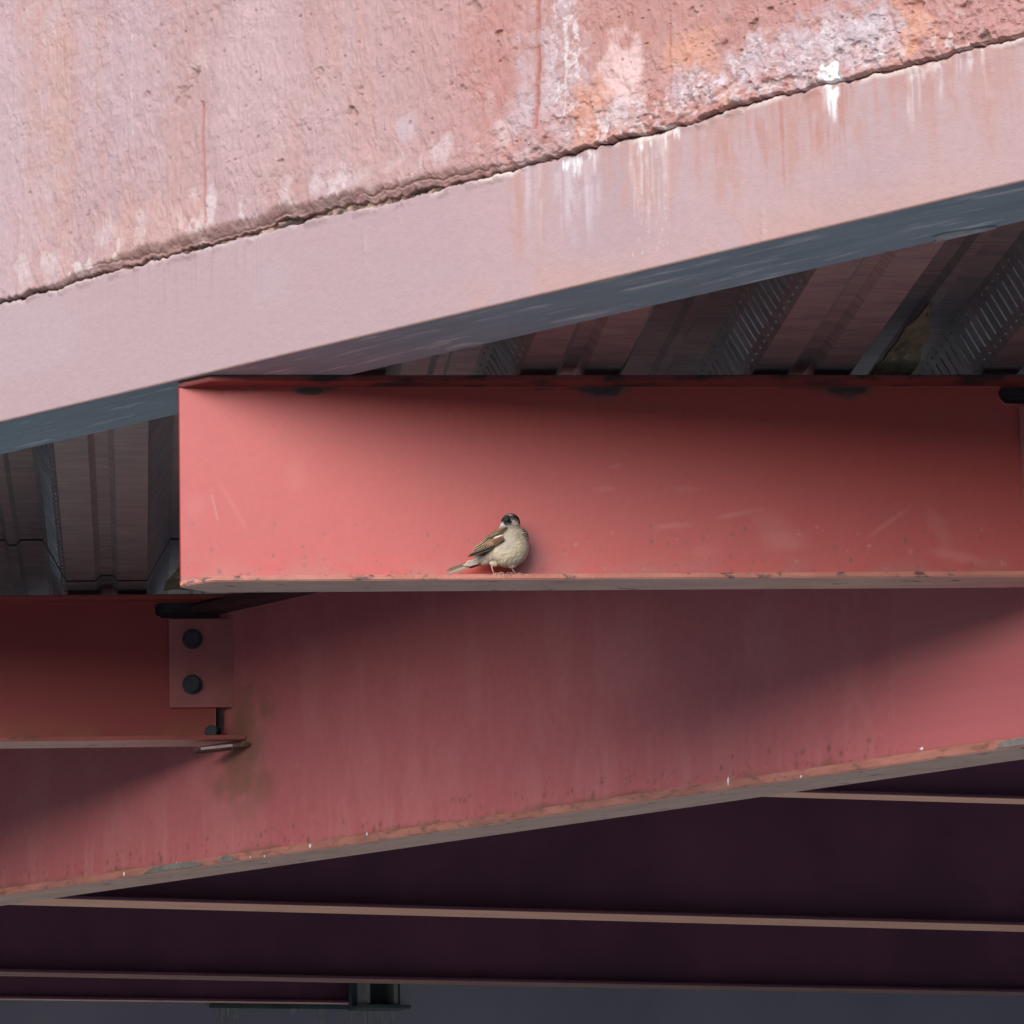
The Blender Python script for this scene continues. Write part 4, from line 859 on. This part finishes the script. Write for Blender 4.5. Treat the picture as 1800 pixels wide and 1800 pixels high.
wg.add((815, 655), (645, 760), 36, (.03, .024, .02), (.46, .32, .20), 2.7, .6)
wg.add((810, 632), (668, 728), 32, (.03, .024, .02), (.40, .27, .17), 2.9, .6)
for k in range(6):                                                          # greater coverts with buff edges
    t = k / 5; wg.add((985 - 125 * t, 685 - 30 * t), (870 - 122 * t, 752 - 22 * t), 34, DK, BUF, 3.3 - .05 * k, .5)
for k in range(6):
    t = k / 5; wg.add((1005 - 60 * t, 668 - 18 * t), (905 - 70 * t, 725 - 26 * t), 34, (.14, .070, .035), (.19, .10, .055), 3.8, .4)
wg.add((1003, 655), (868, 745), 46, (.14, .072, .038), (.085, .05, .03), 4.2, .6)
wg.add((1003, 680), (830, 768), 26, (.035, .028, .024), (.05, .04, .03), 3.6, .6)
for k in range(4): wg.add((988 - 22 * k, 614 + 5 * k), (900 - 6 * k, 645 + 2 * k), 20, (.74, .66, .56), (.62, .52, .42), 4.6, .3)     # white wing bar
for k in range(7):                                                          # chestnut shoulder and scapulars
    t = k / 6; wg.add((1050 - 150 * t, 512 + 22 * t), (925 - 140 * t, 580 + 46 * t), 40, (.15, .075, .042) if k % 2 else (.06, .036, .026), (.22, .135, .085), 4.2 - .2 * k, .6)
for k in range(5):
    t = k / 4; wg.add((985 - 110 * t, 575 + 20 * t), (900 - 130 * t, 612 + 34 * t), 34, (.055, .036, .026), (.26, .17, .105), 4.6 - .2 * k, .4)
wg.build('wing', bird)
tl = Feathers()
for k, (a, b, wd, cr, ed) in enumerate((((700, 872), (318, 1012), 34, (.03, .022, .018), (.20, .14, .09)), ((705, 880), (328, 1022), 30, (.035, .026, .02), (.40, .28, .19)),
    ((710, 892), (336, 1035), 32, (.05, .036, .028), (.36, .26, .19)), ((712, 904), (340, 1048), 36, (.17, .13, .10), (.36, .27, .20)), ((715, 912), (352, 1048), 30, (.34, .27, .22), (.45, .36, .29)))):
    tl.add(a, b, wd, cr, ed, .4 * k, 0, .6, 4, -1)
for k, (a, b, wd) in enumerate((((760, 880), (540, 945), 60), ((750, 900), (520, 948), 44), ((730, 868), (560, 915), 40))):
    tl.add(a, b, wd, (.50, .40, .32), (.58, .47, .38), 2.6 + .3 * k, .4, .5, 2, 0)
tl.build('tail', bird)
# bill: a short dark cone pointing at the camera and to the left
M_bill = mat_noise('dark_bill', (.018, .017, .019), (.035, .033, .036), 200, rough=.7)
bm = bmesh.new(); bd = Vector((.02, -.98, -.20)).normalized(); bc = Vector((7.0, -17.5, 85.0))
q_ = bd.to_track_quat('Z', 'Y').to_matrix(); ring = []
for i, (t, r_) in enumerate(((0, 4.4), (3, 4.0), (6, 3.0), (9, 1.7), (11, .35))):
    ring.append([bm.verts.new((bc + bd * t + q_ @ Vector((r_ * .85 * math.cos(a), r_ * math.sin(a), 0)) + Vector((0, 0, -.05 * t * t * .3))) * .001) for a in [k * math.pi / 6 for k in range(12)]])
for a_, b2 in zip(ring[:-1], ring[1:]):
    for k in range(12): bm.faces.new((a_[k], a_[(k + 1) % 12], b2[(k + 1) % 12], b2[k]))
bm.faces.new(ring[-1])
from_bm('bill', bm, M_bill, bird, smooth=True)
m_eye, nte, be = new_mat('glossy_eye'); be.inputs['Base Color'].default_value = (.006, .005, .005, 1); be.inputs['Roughness'].default_value = .05
for (zx, zz) in ((1146, 356),):
    ex, ez = zp(zx, zz); ey = skin_y(ex, ez); ey = ey if ey is not None else -12
    bm = bmesh.new(); bmesh.ops.create_uvsphere(bm, u_segments=16, v_segments=10, radius=.0026)
    e_ = from_bm('eye', bm, m_eye, bird, smooth=True); e_.location = (ex * .001, (ey + .7) * .001, ez * .001)
# legs and gripping toes
M_leg = mat_noise('pinkish_leg', (.36, .24, .18), (.48, .33, .26), 300, rough=.6)
M_claw = mat_noise('grey_claw', (.18, .15, .14), (.30, .26, .25), 300, rough=.5)
def tube(bm, pts, rad, seg=8):
    rings = []
    for i, p_ in enumerate(pts):
        p_ = Vector(p_); d_ = (Vector(pts[min(i + 1, len(pts) - 1)]) - Vector(pts[max(i - 1, 0)])).normalized(); m_ = d_.to_track_quat('Z', 'Y').to_matrix()
        rings.append([bm.verts.new((p_ + m_ @ Vector((rad[i] * math.cos(2 * math.pi * k / seg), rad[i] * math.sin(2 * math.pi * k / seg), 0))) * .001) for k in range(seg)])
    for a_, b2 in zip(rings[:-1], rings[1:]):
        for k in range(seg): bm.faces.new((a_[k], a_[(k + 1) % seg], b2[(k + 1) % seg], b2[k]))
    bm.faces.new(rings[0][::-1]); bm.faces.new(rings[-1])
def leg(top_, ank, toes, hind):
    bm = bmesh.new(); mid = (Vector(top_) + Vector(ank)) / 2 + Vector((-.6, .5, 0))
    tube(bm, [top_, tuple(mid), ank], [1.25, .95, 1.0]); L_ = from_bm('leg', bm, M_leg, bird, smooth=True)
    for t_ in toes + [hind]:
        bm = bmesh.new(); a = Vector(ank); pts = [tuple(a)] + [tuple(Vector(p_)) for p_ in t_]; k = len(pts)
        tube(bm, pts, [1.0 - .55 * i / (k - 1) for i in range(k)]); from_bm('toe', bm, M_leg, L_, smooth=True)
        bm = bmesh.new(); e0 = Vector(pts[-1]); d_ = (e0 - Vector(pts[-2])).normalized()
        tube(bm, [tuple(e0 - d_ * .4), tuple(e0 + d_ * 1.6 + Vector((0, 0, -.5))), tuple(e0 + d_ * 2.6 + Vector((0, 0, -1.8)))], [.5, .36, .08], 6); from_bm('claw', bm, M_claw, L_, smooth=True)
leg((-17, -3, 16), (-13, -4, 1.2), [[(-8, -8, 1.6), (-3, -12.5, 2.2), (.5, -15.2, .6), (1.2, -15.8, -2.6)], [(-9, -9, 1.4), (-6, -14, 1.4), (-5, -15.8, -1)], [(-12, -9, 1.4), (-12, -14, 1.2), (-12, -15.8, -1.2)]], [(-16, 1, 1.0), (-19, 5, .8)])
leg((11, -5, 15), (21, -3, 1.2), [[(14, -9, 1.4), (8, -12.5, 2.3), (5.5, -15.0, .9), (5.2, -15.9, -2.6)], [(18, -9, 1.3), (13, -14, 1.6), (10.5, -15.8, -1.6)], [(22, -8, 1.2), (25, -13, 1.2), (28, -15.8, -.6)]], [(24, 1, 1.0), (28, 5, .8)])
